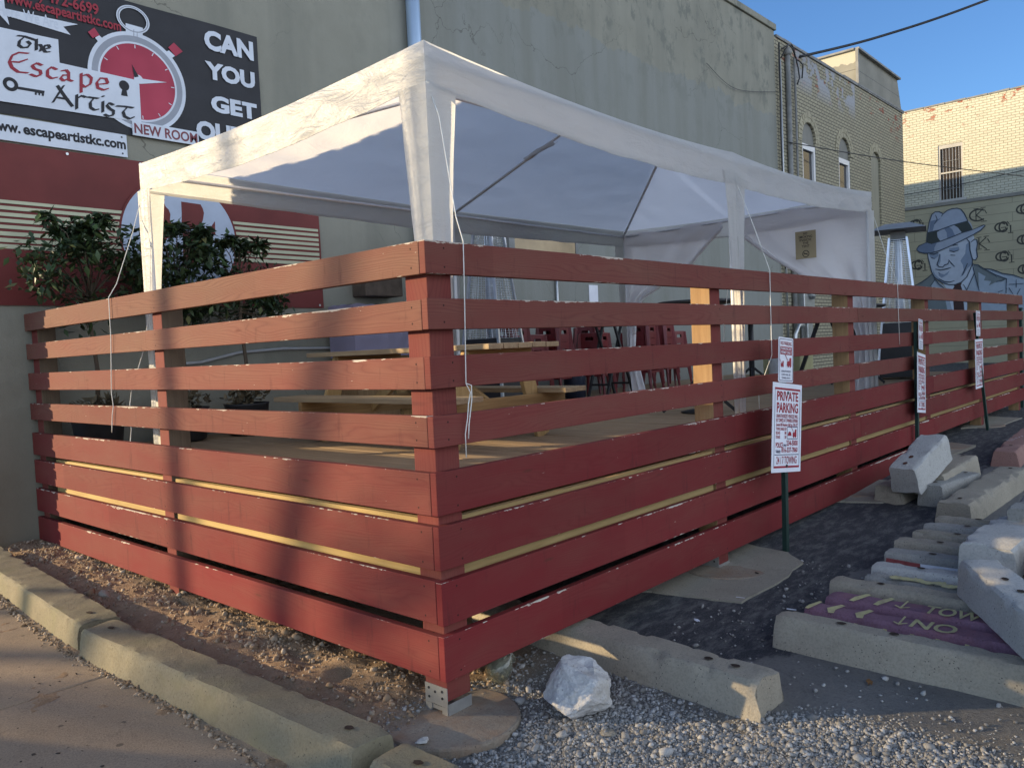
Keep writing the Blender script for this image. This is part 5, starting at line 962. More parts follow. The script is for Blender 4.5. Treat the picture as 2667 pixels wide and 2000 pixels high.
def pick(n, xr, yr, wf):
    x = rng.uniform(*xr, n*3); y = rng.uniform(*yr, n*3); k = rng.random(n*3) < wf(x, y); return x[k][:n], y[k][:n]
x, y = pick(48000, (-.45, 1.7), (-2.2, .25), lambda x, y: np.clip(gravw(x, y)*(1.15-1.05*smooth(.12, .58, vnoise(x, y, 2.4, 31)+.35)), 0, 1)*np.where(x < -.36+.12*(y+2.6)*0, .2, 1))
r_ = np.clip(rng.lognormal(-5.55, .55, len(x)), .002, .026)
scatter('gravel', np.stack([x, y, hgt(x, y)+r_*.25], 1), r_, M_gravel, 'pale crushed gravel spread in front of the fence corner')
x, y = pick(700, (.9, 3.0), (-2.6, -.2), lambda x, y: np.full_like(x, .5)*(1-gravw(x, y))); r_ = np.clip(rng.lognormal(-5.1, .5, len(x)), .003, .02)
scatter('gravel', np.stack([x, y, gzn(x, y)+r_*.5], 1), r_, M_gravel, 'loose pebbles scattered thinly over the dusty asphalt')
x, y = pick(8500, (-.5, .55), (-.25, 4.9), lambda x, y: np.where(x < -.42, .3, 1)*dirtw(x, y)*np.clip(.35+vnoise(x, y, 2.5, 41)*1.4+.35*smooth(-.30, -.02, x), .05, 1)); r_ = np.clip(rng.lognormal(-5.25, .62, len(x)), .003, .034)
scatter('dirt_clods', np.stack([x, y, hgt(x, y)+r_*.2], 1), r_, M_clod, 'brown dirt clods and stone chips under the sunlit fence side', flat=.8)
x = rng.uniform(-2.2, -.62, 260); y = rng.uniform(-.6, 4.4, 260); r_ = np.clip(rng.lognormal(-5.2, .5, 260), .003, .013)
scatter('litter_specks', np.stack([x, y, gzn(0*x, y)-.006], 1), r_, pm('dark_specks', (.05, .037, .028), .9, .4, 30), 'dark leaf bits and specks strewn over the sidewalk', flat=.12)
x = np.concatenate([rng.normal(-.685+.03*np.sin(np.linspace(0, 9, 700)), .018), ]); y = np.linspace(-.2, 4.8, 700); r_ = np.clip(rng.lognormal(-4.9, .45, 700), .003, .018)
scatter('dirt_clods', np.stack([x, y, gzn(0*x, y)-.006], 1), r_, M_clod, 'crumbled dirt along the foot of the kerb blocks')
# --- parking blocks
def pblock(name, p0, p1, z0, wb, wt, h, mt, lab, seed, holes=(.18, .82), cat='concrete block', group=None, pitch=0.0, roll=0.0, z1=None, chip=1.0, broken=(0, 0), hole_m=None, amp=1.0):
    rr = random.Random(seed); p0 = Vector((p0[0], p0[1], z0)); p1 = Vector((p1[0], p1[1], z0 if z1 is None else z1)); d = p1-p0; L = d.length; d.normalize()
    sd = Vector((0, 0, 1)).cross(d).normalized(); upv = d.cross(sd); Rm = Matrix.Rotation(roll, 3, d); sd = Rm @ sd; upv = Rm @ upv
    prof = []; b, t = wb/2, wt/2; ch = .014
    def seg(a, c, n): return [(a[0]+(c[0]-a[0])*i/n, a[1]+(c[1]-a[1])*i/n) for i in range(n)]
    prof += seg((-b, 0), (b, 0), 4)+seg((b, 0), (t, h-ch), 5)+seg((t, h-ch), (t-ch, h), 2)+seg((t-ch, h), (-t+ch, h), 6)+seg((-t+ch, h), (-t, h-ch), 2)+seg((-t, h-ch), (-b, 0), 5)
    n = len(prof); N = max(6, int(L/.03)); vs = []
    for i in range(N+1):
        u = i/N*L; e = min(u, L-u)
        for x, z in prof:
            q = p0+d*u+sd*x+upv*z; k = (q*7)
            nx = mnoise.noise(k+Vector((seed, 0, 0))); ny = mnoise.noise(k+Vector((0, seed, 9)))
            corner = z > h*.8 and abs(x) > t-.03
            c = max(0, mnoise.noise(q*11+Vector((seed*3, 1, 2)))-.10)*.030*chip if corner else 0
            c += max(0, .02-e)*.35*(1 if (z > h-.02 or abs(x) > t-.02) else .3)
            br = 0
            if i == 0 and broken[0]: br = broken[0]*mnoise.noise(Vector((x*9, z*9, seed)))
            if i == N and broken[1]: br = broken[1]*mnoise.noise(Vector((x*9, z*9, seed+4)))
            fine = .0022*mnoise.noise(q*40)
            vs.append(q+sd*(.005*amp*nx+fine*amp-(c if x > 0 else -c if x < 0 else 0)*.8)+upv*((.005*amp*ny+fine*amp-c) if z > .01 else .004*ny)+d*br)
    m = MB(); m.v = [tuple(v) for v in vs]; m.f = [(i*n+j, (i+1)*n+j, (i+1)*n+(j+1) % n, i*n+(j+1) % n) for i in range(N) for j in range(n)]+[tuple(range(n)), tuple(N*n+j for j in range(n-1, -1, -1))]
    o = m.build(name, mt, None, True)
    o.data.polygons.foreach_set('use_smooth', [True]*len(o.data.polygons))
    es = o.modifiers.new('edge', 'EDGE_SPLIT'); es.split_angle = radians(38)
    for f in holes:
        fr = Fr(p0+d*(L*f)+upv*h, d, sd); pts = [(.022*cos(2*pi*i/14)*(1+.15*rr.uniform(-1, 1)), .016*sin(2*pi*i/14)*(1+.15*rr.uniform(-1, 1))) for i in range(14)]
        MB().poly(fr, pts, .0055).build('pin_hole', hole_m or M_hole, o)
    return tag(o, lab, cat, group)
M_hole = pm('pin_hole_dark', (.035, .022, .016), .95, .4, 60); M_rust = pm('rusty_hole', (.09, .03, .018), .95, .3, 60)
gk = lambda y: gz(0, y)-.03
KG = 'concrete kerb blocks along the sidewalk'
pblock('kerb_block', (-.555, 2.25), (-.465, 4.75), gk(2.3)-.0, .26, .225, .168, M_kerb, 'concrete kerb block reaching to the stucco wall beside the sidewalk', 3, (.06,), 'kerb block', KG, z1=gk(4.75)-.02, chip=.5, broken=(.05, 0))
pblock('kerb_block', (-.43, -.035), (-.575, 2.19), gk(0)+.015, .27, .205, .165, M_kerb, 'concrete kerb block with two pin holes beside the near fence corner footing', 4, (.06, .94), 'kerb block', KG, z1=gk(2.1), chip=.6, broken=(.03, .05))
pblock('kerb_block', (-.43, -.125), (-.43, -1.9), gk(-.1)+.0, .25, .185, .165, M_kerb, 'concrete kerb block cut off by the bottom edge, nearest the camera', 5, (.10, .9), 'kerb block', KG, z1=gk(-1.9), chip=1.0, broken=(.03, .03))
pblock('parking_block', (.885, -1.03), (1.03, .77), gz(.9, -1)-.03, .27, .185, .185, M_block_tan, 'long concrete parking block running out from under the fence past the white rock', 6, (.085, .16, .9), 'parking block', None, z1=gz(1, .7)-.07, chip=1.3, broken=(.05, .02))
BG = 'parking blocks laid side by side in a row'
def row(x, xw, yl, ln, h, mt, lab, seed, holes=(.15,), dx=0.0, z=None, amp=1.0):
    zb = gz(x+.1, -1)-.012 if z is None else z
    return pblock('parking_block', (x+xw/2, yl), (x+xw/2+dx, yl-ln), zb, xw+.004, xw-.058, h, mt, lab, seed, holes, 'parking block', BG, chip=.3 if amp < 1 else 1.0, amp=amp)
row(1.51, .185, -.765, 1.85, .165, M_block_tan, 'long bare grey parking block at the front of the row, nearest the camera', 11, (.17, .3), -.06)
p1 = row(1.715, .19, -.83, 1.8, .15, M_block_pur, 'purple painted parking block lettered NO behind the front grey block', 12, (), amp=.3)
p2 = row(1.925, .20, -.86, 1.8, .15, M_block_pur, 'purple painted parking block lettered TOW, second of the two purple ones', 13, (), amp=.3)
row(2.15, .195, -.80, 1.7, .165, M_block_tan, 'grey parking block with a pin hole directly behind the purple painted pair', 14)
y4 = row(2.355, .165, -.92, 1.7, .150, M_block, 'grey parking block with worn yellow paint on top, behind the purple pair', 15)
row(2.535, .19, -.90, 1.7, .160, M_block_lt, 'plain pale parking block in the middle of the row', 16)
r6 = row(2.82, .20, -.885, 1.7, .165, M_block, 'grey parking block with a red and white painted front face', 17)
row(3.09, .20, -.86, 1.7, .165, M_block_tan, 'tan parking block just behind the one with the red painted face', 18)
row(3.335, .175, -.90, 1.7, .165, M_block_tan, 'narrow tan parking block, third from the far end of the row', 19)
row(3.555, .175, -.91, 1.7, .165, M_block, 'rough grey parking block, second from the far end of the row', 20)
row(3.765, .175, -.93, 1.7, .165, M_block_tan, 'tan parking block at the far end of the row by the rubble', 21)
def topf(x, z): return Fr((x, 0, z), (0, -1, 0), (1, 0, 0))
z1_ = gz(1.82, -1)-.012+.15+.0028; z2_ = gz(2.03, -1)-.012+.15+.0028
f1 = topf(1.735, z1_); f2 = topf(1.95, z2_)
text('NO', f1, (1.335, .012), (1.53, .13), M_yellow, p1, 'painted_letters', .001, .02); text('TOW', f2, (1.335, .012), (1.585, .135), M_yellow, p2, 'painted_letters', .001, .02)
m = MB()
for u in (.955, 1.095): m.stroke(f1, [(u+.02, .0), (u, .06), (u+.03, .145)], .045, .001)
m.stroke(f1, [(.85, .0), (.853, .06), (.87, .145)], .03, .001); m.stroke(f1, [(1.26, .04), (1.29, .015), (1.32, .05)], .016, .001); m.stroke(f1, [(1.29, .02), (1.285, .14)], .016, .0013); m.build('painted_marks', M_yellow, p1)
m = MB(); ff = Fr((1.7, 0, gz(1.75, -1)), (0, -1, 0), (.09, 0, .995))
for u in (.975, 1.105, 1.24, 1.36, 1.47, 1.59): m.stroke(ff, [(u, .075), (u+.004, .125)], .03, .012)
m.build('painted_marks', M_yellow, p1)
m = MB()
for u in (1.0, 1.12): m.stroke(f2, [(u, .0), (u+.012, .07), (u+.04, .155)], .04, .001)
m.stroke(f2, [(1.20, .05), (1.235, .02), (1.27, .055)], .016, .001); m.stroke(f2, [(1.235, .025), (1.235, .15)], .016, .0013)
m.build('painted_marks', M_yellow, p2)
m = MB(); f4 = topf(2.365, gz(2.44, -1)-.012+.15+.0075)
def blotch(m, fr, cx, cy, rx, ry, d, sd):
    m.poly(fr, [(cx+rx*cos(t)*(1+.5*mnoise.noise((cos(t)*2.3, sin(t)*2.3, sd))), cy+ry*sin(t)*(1+.5*mnoise.noise((cos(t)*2.9, sin(t)*2.9, sd+7)))) for t in [2*pi*i/28 for i in range(28)]], d)
for i in range(7): blotch(m, f4, 1.08+.055*i, .06+.03*R.uniform(-1, 1), .035, .035, .001+.0002*i, i)
m.build('painted_marks', M_yellow, y4)
m = MB(); fr6 = Fr((2.808, 0, gz(2.8, -1)), (0, -1, 0), (.1, 0, .99)); m.poly(fr6, [(.90, .05), (1.09, .045), (1.10, .12), (.91, .13)], .012); m.build('painted_marks', pm('worn_red_paint', (.25, .06, .06), .8, .25, 20), r6)
m = MB(); m.poly(fr6, [(1.11, .05), (1.3, .045), (1.3, .12), (1.10, .12)], .012); m.build('painted_marks', P_white, r6)
# blocks thrown on top of the row
TG = 'loose concrete blocks piled on the row'
d_ = Vector((-.86, -.51, 0)); s_ = Vector((.51, -.86, 0)); a_ = Vector((2.27, -1.42, 0))+s_*.10
pblock('broken_block', (a_.x, a_.y), (a_.x+d_.x*1.25, a_.y+d_.y*1.25), .150, .215, .19, .185, M_block_lt, 'smooth pale concrete block lying diagonally across the purple painted blocks', 22, (.28, .42), 'concrete block', TG, chip=.6, z1=.118)
pblock('broken_block', (2.60, -1.49), (3.42, -1.50), .175, .30, .275, .165, M_block_lt, 'rough pale concrete block lying end on behind the diagonal one', 23, (), 'concrete block', TG, chip=1.6, broken=(.04, .04))
pblock('broken_block', (3.30, -1.60), (4.15, -1.62), .235, .30, .28, .19, M_block, 'rough grey concrete block at the right edge, behind and above the rest', 24, (), 'concrete block', TG, chip=1.6, broken=(.05, .04))
pblock('broken_block', (2.5, -1.85), (3.6, -1.86), .17, .24, .2, .165, M_block_tan, 'concrete block half out of frame beside the rough pale one', 25, (), 'concrete block', TG, chip=1.2)
# rubble pile further along the fence
RG = 'broken parking blocks dumped in a pile by the fence'
pblock('broken_block', (4.66, -.50), (5.22, -.60), .20, .24, .22, .23, M_block_lt, 'pale broken block tilted up on another one by the second sign post', 31, (.12, .3), 'concrete block', RG, z1=.42, chip=.8, broken=(.03, .06), hole_m=M_rust)
pblock('broken_block', (4.72, -.33), (5.55, -.40), gz(4.8, 0)-.01, .26, .20, .16, M_block_tan, 'low brown broken block underneath the tilted pale one', 32, (), 'concrete block', RG, chip=1.5, broken=(.08, .03))
pblock('broken_block', (4.95, -.60), (6.08, -.61), gz(5.2, 0)+.03, .26, .215, .18, M_block_tan, 'tan broken block lying behind the tilted pale one in the pile', 33, (.9,), 'concrete block', RG, chip=1.2, broken=(.04, .03), z1=gz(6, 0)+.02)
pblock('broken_block', (4.74, -.655), (5.52, -.77), gz(4.8, 0)-.005, .22, .185, .185, M_block, 'short blue-grey block in the middle of the pile', 34, (.12, .88), 'concrete block', RG, chip=.7, broken=(.03, .02))
pblock('broken_block', (4.28, -.93), (5.86, -1.04), gz(4.3, 0)-.01, .27, .23, .165, M_block_tan, 'longest tan block with a cracked corner at the front of the pile', 35, (.1, .93), 'concrete block', RG, chip=1.6, broken=(.05, .02), z1=gz(5.8, 0)-.01)
rd = pblock('parking_block', (6.60, -.83), (8.40, -.76), gz(6.7, 0)-.01, .26, .20, .16, M_block_red, 'faded red painted parking block beyond the rubble pile', 36, (.2,), 'parking block', None, chip=.8, z1=gz(8.4, 0)-.01)
m = MB(); fr = topf(7.15, gz(7.2, 0)+.16)
for i in range(5): m.stroke(fr, [(.74+.02*i, .0+.1*i), (.80, .03+.1*i)], .018, .004)
m.build('painted_marks', P_white, rd)
# --- white rock
def boulder(name, c, r, mt, lab, seed, cat='rock', sub=4, group=None, parent=None, shp=(1, 1, 1)):
    rr = random.Random(int(seed*10)); bm = bmesh.new()
    for i in range(24):
        z = rr.uniform(-1, 1); a = rr.uniform(0, 2*pi); s_ = sqrt(1-z*z); k = rr.uniform(.86, 1.08); bm.verts.new((s_*cos(a)*k, s_*sin(a)*k, z*k))
    h = bmesh.ops.convex_hull(bm, input=bm.verts); bmesh.ops.delete(bm, geom=[v for v in bm.verts if not v.link_faces], context='VERTS')
    for _ in range(sub): bmesh.ops.subdivide_edges(bm, edges=bm.edges, cuts=1, use_grid_fill=True)
    bmesh.ops.recalc_face_normals(bm, faces=bm.faces); bm.normal_update()
    for v in bm.verts:
        p = v.co.copy(); q = p+Vector((seed, 0, seed*.7))
        d = .07*mnoise.noise(q*2.2)-.05*abs(mnoise.noise(q*3.1+Vector((4, 2, 1))))+.035*mnoise.noise(q*5)+.025*mnoise.noise(q*11)+.014*mnoise.noise(q*25)
        p += p.normalized()*d; v.co = Vector((p.x*r*shp[0], p.y*r*shp[1], p.z*r*shp[2]))+Vector(c)
    me = bpy.data.meshes.new(name); bm.to_mesh(me); bm.free(); me.materials.append(mt)
    me.polygons.foreach_set('use_smooth', [True]*len(me.polygons)); o = bpy.data.objects.new(name, me); COL.objects.link(o)
    es = o.modifiers.new('edge', 'EDGE_SPLIT'); es.split_angle = radians(24)
    return tag(o, lab, cat, group)
boulder('white_rock', (.465, -.33, .008), .150, M_rock, 'big white limestone rock on the gravel beside the parking block', 2.3, shp=(1.12, 1.25, .86), sub=4)
boulder('flat_stone', (.36, -.57, -.085), .040, M_block_tan, 'flat tan stone lying on the gravel below the white rock', 5.1, sub=2, shp=(1.1, 1.0, .35))
boulder('flat_stone', (-.19, -.05, -.052), .030, M_block_lt, 'pale flat stone on the near corner footing', 7.7, sub=2, shp=(1.2, .8, .4))
boulder('flat_stone', (-.22, 3.05, .02), .055, M_block_tan, 'larger tan stone on the dirt between kerb and fence', 8.9, sub=2, shp=(.7, 1.3, .5))
boulder('flat_stone', (-.02, .78, -.055), .045, M_block, 'grey stone in the dirt by the lowest fence board', 9.9, sub=2, shp=(1, 1.1, .7))
boulder('flat_stone', (.05, 1.62, -.02), .06, M_clod, 'brown dirt lump half under the lowest sunlit board', 11.9, sub=2, shp=(.9, 1.2, .7))
# --- glass jar, tuft, litter
jm = MB().lathe((0, 0, 0), [(.030, 0), (.052, .012), (.060, .05), (.056, .09), (.036, .115), (.034, .14), (.038, .142), (.038, .146), (.031, .146), (.031, .115), (.050, .088), (.054, .05), (.046, .018), (.0, .014)], 24)
jo = jm.build('glass_jar', M_jar, None, True); jo.matrix_world = Matrix.Translation((.40, .12, -.035)) @ Matrix.Rotation(radians(62), 4, 'Y') @ Matrix.Rotation(radians(20), 4, 'Z'); tag(jo, 'dusty clear glass jar lying under the corner of the fence', 'jar')
M_grass = pm('green_grass', (.075, .14, .025), .6, .3, 30); m = MB()
for i in range(70):
    a = R.uniform(0, 2*pi); r_ = R.uniform(0, .035); h = R.uniform(.02, .055); bx, by = .06+r_*cos(a), 1.2+r_*sin(a); ln = R.uniform(.01, .03)
    p = Vector((bx, by, -.075)); q = p+Vector((cos(a)*ln*.5, sin(a)*ln*.5, h*.6)); t = p+Vector((cos(a)*ln, sin(a)*ln, h)); s2 = Vector((-sin(a), cos(a), 0))*.0022
    m.add([p-s2, p+s2, q+s2, q-s2, t], [(0, 1, 2, 3), (3, 2, 4)])
tag(m.build('grass_tuft', M_grass), 'small bright green grass tuft in the dirt below the fence', 'grass tuft')
M_leaf = pm('dry_leaf', (.24, .12, .045), .8, .2, 30)
def scrap(name, x, y, sx, sy, lab, mt, seed, cat, group=None, z=None):
    m = MB(); z0 = gz(x, y)+.008 if z is None else z
    m.grid(5, 4, lambda a, b: (x+(a-.5)*sx*cos(seed)-(b-.5)*sy*sin(seed)*(1-abs(2*a-1)*.5), y+(a-.5)*sx*sin(seed)+(b-.5)*sy*cos(seed)*(1-abs(2*a-1)*.5), z0+.012*abs(mnoise.noise((a*3, b*3, seed)))))
    return tag(m.build(name, mt), lab, cat, group)
scrap('paper_scrap', 1.62, -.28, .045, .03, 'crumpled white paper scrap on the dark asphalt', P_sign, 1.0, 'litter')
scrap('dry_leaf', 1.36, -1.28, .055, .03, 'orange dry leaf lying against the front grey block', M_leaf, .4, 'leaf')
for i, (x, y, lb) in enumerate(((2.05, -.30, 'white cigarette butt on the asphalt below the concrete patch'), (2.02, -.62, 'white cigarette butt on the asphalt near the purple blocks'))):
    tag(MB().tube([(x, y, gz(x, y)+.01), (x+.01, y-.05, gz(x, y)+.01)], .004, 6).build('cigarette_butt', P_sign), lb, 'litter', 'cigarette butts on the asphalt')
scrap('dry_leaf', 2.5, -.22, .04, .02, 'dark curled leaf on the concrete patch by the fence', pm('dark_leaf', (.05, .035, .03), .8), .9, 'leaf', z=gz(2.5, 0)+.016)
# ================================================================== things on the deck
pt = thing('picnic_table', 'weathered wooden picnic table with fixed benches on the deck behind the fence corner', 'picnic table', (2.08, 2.4, DZ)); pt.location = (0, 0, 0)
TX0, TX1, TY0, TY1, TZ = 1.70, 2.46, 1.28, 3.46, 1.555
m = MB()
for i in range(5):
    w_ = (TX1-TX0)/5; m.box((TX0+w_*i+.003, TY0+R.uniform(-.006, .006), TZ-.038+R.uniform(-.002, .002)), (TX0+w_*(i+1)-.003, TY1, TZ+R.uniform(-.002, .002)))
m.build('table_top', M_picY, pt, bevel=.004)
for x0 in (1.36, 2.52):
    m = MB()
    for k in range(2): m.box((x0+.145*k, TY0-.0+.02*k, 1.20-.038), (x0+.145*k+.139, TY1, 1.20))
    m.build('bench', M_picY, pt, bevel=.004)
for y in (TY0+.30, TY1-.34):
    for s_ in (-1, 1):
        MB().bar((2.08+s_*.26, y, TZ-.039), (2.08+s_*.50, y, DZ+.002), .14, .038, (0, 1, 0)).build('leg', M_picZ, pt, bevel=.003)
    MB().box((1.74, y-.062, TZ-.13), (2.42, y-.022, TZ-.040)).build('top_cleat', M_picX, pt, bevel=.003)
    MB().box((1.36, y-.062, 1.02), (2.81, y-.022, 1.160)).build('seat_beam', M_picX, pt, bevel=.003)
    MB().bar((2.08, y+.03 if y < 2 else y-.03, 1.06), (2.08, 2.38 if y < 2 else 2.42, TZ-.05), .09, .038, (1, 0, 0)).build('brace', M_picZ, pt, bevel=.003)
# red metal stools: mesh parts made once, then copied
def stool_proto():
    t = thing('metal_stool', 'x', 'stool')
    H = .76; a = .15; b = .215
    m = MB(); m.box((-a, -a, H-.02), (a, a, H)).build('seat', M_redmetal, t, bevel=.012)
    m = MB()
    for s_ in (-1, 1):
        for ax_ in (0, 1):
            fr = Fr((0, s_*(a+.006), 0), (-s_, 0, 0), (0, -.075*s_*0, 1)) if ax_ == 0 else Fr((s_*(a+.006), 0, 0), (0, s_, 0), (0, 0, 1))
            holed(m, fr, [(-a-.022, H-.20), (a+.022, H-.20), (a, H-.012), (-a, H-.012)], [[(-.065, H-.11), (.065, H-.11), (.055, H-.055), (-.055, H-.055)]], .004, .004)
            holed(m, fr, [(-a-.022, H-.20), (a+.022, H-.20), (a, H-.012), (-a, H-.012)], [[(-.065, H-.11), (.065, H-.11), (.055, H-.055), (-.055, H-.055)]], .001, 0)
    m.build('apron', M_redmetal, t)
    for sx in (-1, 1):
        for sy in (-1, 1):
            MB().bar((sx*b, sy*b, 0), (sx*(a-.012), sy*(a-.012), H-.012), .028, .028, (sx, -sy, 0), .072, .060).build('leg', M_redmetal, t, bevel=.006)
    m = MB(); c = b-.022; z = .27
    for s_ in (-1, 1): m.box((-c, s_*c-.008, z), (c, s_*c+.008, z+.03)).box((s_*c-.008, -c+.01, z+.001), (s_*c+.008, c-.01, z+.031))
    m.build('footrest', M_redmetal, t)
    return t
sp_ = stool_proto(); first = True
STK = [((5.05, 4.10), 3, 0.05), ((5.52, 4.22), 2, -.08), ((5.98, 4.18), 3, .1), ((6.62, 4.0), 2, .2), ((7.12, 4.45), 3, .3), ((7.50, 3.80), 3, .12), ((8.02, 4.28), 2, 0.0), ((8.62, 4.20), 3, .15), ((9.10, 4.28), 2, -.1)]
WHO = ['left of the three stacks behind the picnic table', 'middle of the three stacks behind the picnic table', 'right of the three stacks behind the picnic table', 'beside the black folding stand', 'against the wall behind the folding stand', 'in the largest front stack', 'right of the largest front stack', 'second stack left of the bright wooden post', 'nearest the bright wooden post']
ORD = ['bottom', 'second', 'third']
for k, ((x, y), n, rz) in enumerate(STK):
    for i in range(n):
        o = sp_ if first else copy_tree(sp_); first = False
        o.location = (x, y, DZ+.10*i+.002); o.rotation_euler = (0, 0, rz+R.uniform(-.03, .03)); o['label'] = '%s red metal stool, %s' % ('top' if i == n-1 else ORD[i], WHO[k]); o['group'] = 'stacked red metal stools'
# folding stand
st = thing('folding_stand', 'black folding tray stand leaning among the red stools', 'stand', (6.05, 3.35, DZ))
for s_ in (-1, 1):
    m = MB(); x = .10*s_
    for yy in (-.14, .14): m.bar((-.28*s_, yy+.02*s_, .0), (.10*s_, yy+.02*s_, .93), .028, .028, (0, 1, 0))
    m.bar((.10*s_, -.15, .93), (.10*s_, .15, .93), .03, .03); m.bar((-.2*s_, -.14, .2), (-.2*s_, .14, .2), .025, .025); m.build('leg_frame', M_black, st)
bin_ = MB().lathe((6.22, 4.05, DZ), [(.12, 0), (.14, .02), (.15, .38), (.13, .42), (.14, .43)], 20).build('waste_bin', pm('navy_plastic', (.02, .025, .045), .45, .1), None, True); tag(bin_, 'dark navy plastic bin standing by the stools near the wall', 'bin')
# high tables
def hightop(x, y, r, lab, tilt=0.0):
    t = thing('high_table', lab, 'table', (x, y, DZ))
    MB().lathe((0, 0, 0), [(r-.03, 1.03), (r, 1.045), (r, 1.065), (r-.01, 1.07)], 40).build('table_top', M_black, t, True)
    MB().tube([(0, 0, .03), (0, 0, 1.03)], .035, 12).build('column', M_black, t, True)
    for k in range(4):
        a = k*pi/2+.5; MB().bar((.03*cos(a), .03*sin(a), .30), (.34*cos(a), .34*sin(a), .015), .035, .03).build('leg', M_black, t)
    MB().lathe((0, 0, 0), [(.16, .0), (.17, .015), (.05, .04)], 24).build('base_plate', M_black, t, True)
    return t
hightop(4.65, 1.35, .36, 'round black high table behind the sunlit tent leg'); hightop(7.6, 2.2, .42, 'round black high table with a thick edge inside the far tent bay'); hightop(9.0, 1.35, .38, 'round black high table beyond the tent curtain beside the far heater')
lt = thing('long_table', 'long dark slatted table at the far end of the deck', 'table', (11.3, 2.6, DZ)); lt.location = (0, 0, 0)
m = MB()
for i in range(6): m.box((10.2, 1.9+.14*i, 1.74), (12.1, 2.03+.14*i, 1.77))
m.build('table_top', M_black, lt)
for x in (10.4, 11.9):
    for s_ in (-1, 1): MB().bar((x, 2.3+s_*.1, 1.73), (x, 2.3+s_*.45, DZ), .05, .05).build('leg', M_black, lt)
bk = MB().lathe((11.2, 3.4, DZ), [(.17, 0), (.19, .02), (.20, .52), (.21, .53), (.21, .55), (.19, .55), (.18, .3)], 28).build('white_bucket', pm('white_plastic', (.6, .64, .68), .4, .06), None, True); tag(bk, 'tall white plastic bucket at the far end of the deck', 'bucket')
m = MB().box((11.6, 3.2, DZ), (12.2, 3.9, DZ+.5)); tag(m.build('pale_cooler', pm('pale_yellow_box', (.42, .40, .22), .5, .1), None, bevel=.03), 'pale yellow cooler box beside the white bucket', 'cooler')
# pyramid heaters
M_hglass = pm('quartz_tube', (.55, .6, .66), .15, .1, 5, .0, 10, .0, .8)
def heater(x, y, lab, rz):
    t = thing('patio_heater', lab, 'patio heater', (x, y, DZ)); t.rotation_euler = (0, 0, rz)
    m = MB(); m.bar((0, 0, .03), (0, 0, .82), .56, .56, (0, 1, 0), .46, .46); m.build('base_cabinet', M_black, t, bevel=.01)
    m = MB(); zb, zt, rb_, rt_ = .82, 2.02, .235, .115
    for sx in (-1, 1):
        for sy in (-1, 1): MB().bar((sx*.31, sy*.31, 0), (sx*rt_, sy*rt_, zt+.03), .028, .028, (0, 1, 0)).build('leg', M_steel, t)
    for i in range(46):
        z = zb+(zt-zb)*i/45; r_ = rb_+(rt_-rb_)*i/45-.008
        for a_, b_ in (((-r_, -r_), (r_, -r_)), ((r_, -r_), (r_, r_)), ((r_, r_), (-r_, r_)), ((-r_, r_), (-r_, -r_))): m.bar((a_[0], a_[1], z), (b_[0], b_[1], z), .0035, .0035)
    for k in range(-2, 3):
        for s_ in (-1, 1):
            m.bar((k*.075, s_*(rb_-.008), zb), (k*.025, s_*(rt_-.008), zt), .0035, .0035); m.bar((s_*(rb_-.008), k*.075, zb), (s_*(rt_-.008), k*.025, zt), .0035, .0035)
    m.build('guard_grille', M_steel, t)
    MB().tube([(0, 0, .83), (0, 0, 2.0)], .05, 16).build('glass_tube', M_hglass, t, True)
    m = MB().bar((0, 0, 2.02), (0, 0, 2.14), .20, .20, (0, 1, 0)); m.build('burner_head', M_cop, t)
    vs = [(-.37, -.37, 2.15), (.37, -.37, 2.15), (.37, .37, 2.15), (-.37, .37, 2.15), (-.16, -.16, 2.25), (.16, -.16, 2.25), (.16, .16, 2.25), (-.16, .16, 2.25)]
    MB().add(vs, [(0, 1, 5, 4), (1, 2, 6, 5), (2, 3, 7, 6), (3, 0, 4, 7), (4, 5, 6, 7), (3, 2, 1, 0)]).build('reflector', pm('dull_reflector', (.30, .31, .32), .6, .1, 8, .02, 20, .3), t)
heater(4.33, 3.72, 'silver pyramid patio heater behind the picnic table near the stucco wall', .15); heater(10.35, 1.18, 'silver pyramid patio heater with its reflector above the fence in front of the mural', .25)
# lavender covered box with ledge
cv = thing('covered_box', 'lavender cloth covered box against the stucco wall behind the picnic table', 'covered box')
M_lav = fabric('lavender_cloth', (.30, .275, .37), .0, .5, .8)
m = MB(); m.grid(30, 24, lambda a, b: (2.95+.78*a, 4.42-.02*mnoise.noise((a*6, b*4, 1)), 1.50+.56*b+.03*b*mnoise.noise((a*5, 0, 3)))); m.grid(30, 10, lambda a, b: (2.95+.78*a, 4.42+.45*b, 2.06+.03*mnoise.noise((a*5, 0, 3))+.03*mnoise.noise((a*4, b*4, 7)))); m.grid(10, 24, lambda a, b: (2.95-.015*mnoise.noise((a*4, b*4, 8)), 4.87-.45*a, 1.50+.56*b)); m.build('cloth_cover', M_lav, cv, True)
MB().box((2.98, 4.45, DZ), (3.70, 4.85, 1.99)).build('box', M_bare, cv)
m = MB().box((3.36, 4.72, 2.18), (3.9, WY-.005, 2.42)); tag(m.build('wall_box', pm('worn_brown_box', (.10, .075, .055), .8, .3, 8), None, bevel=.01), 'small worn brown box fixed to the stucco wall above the lavender cover', 'box')
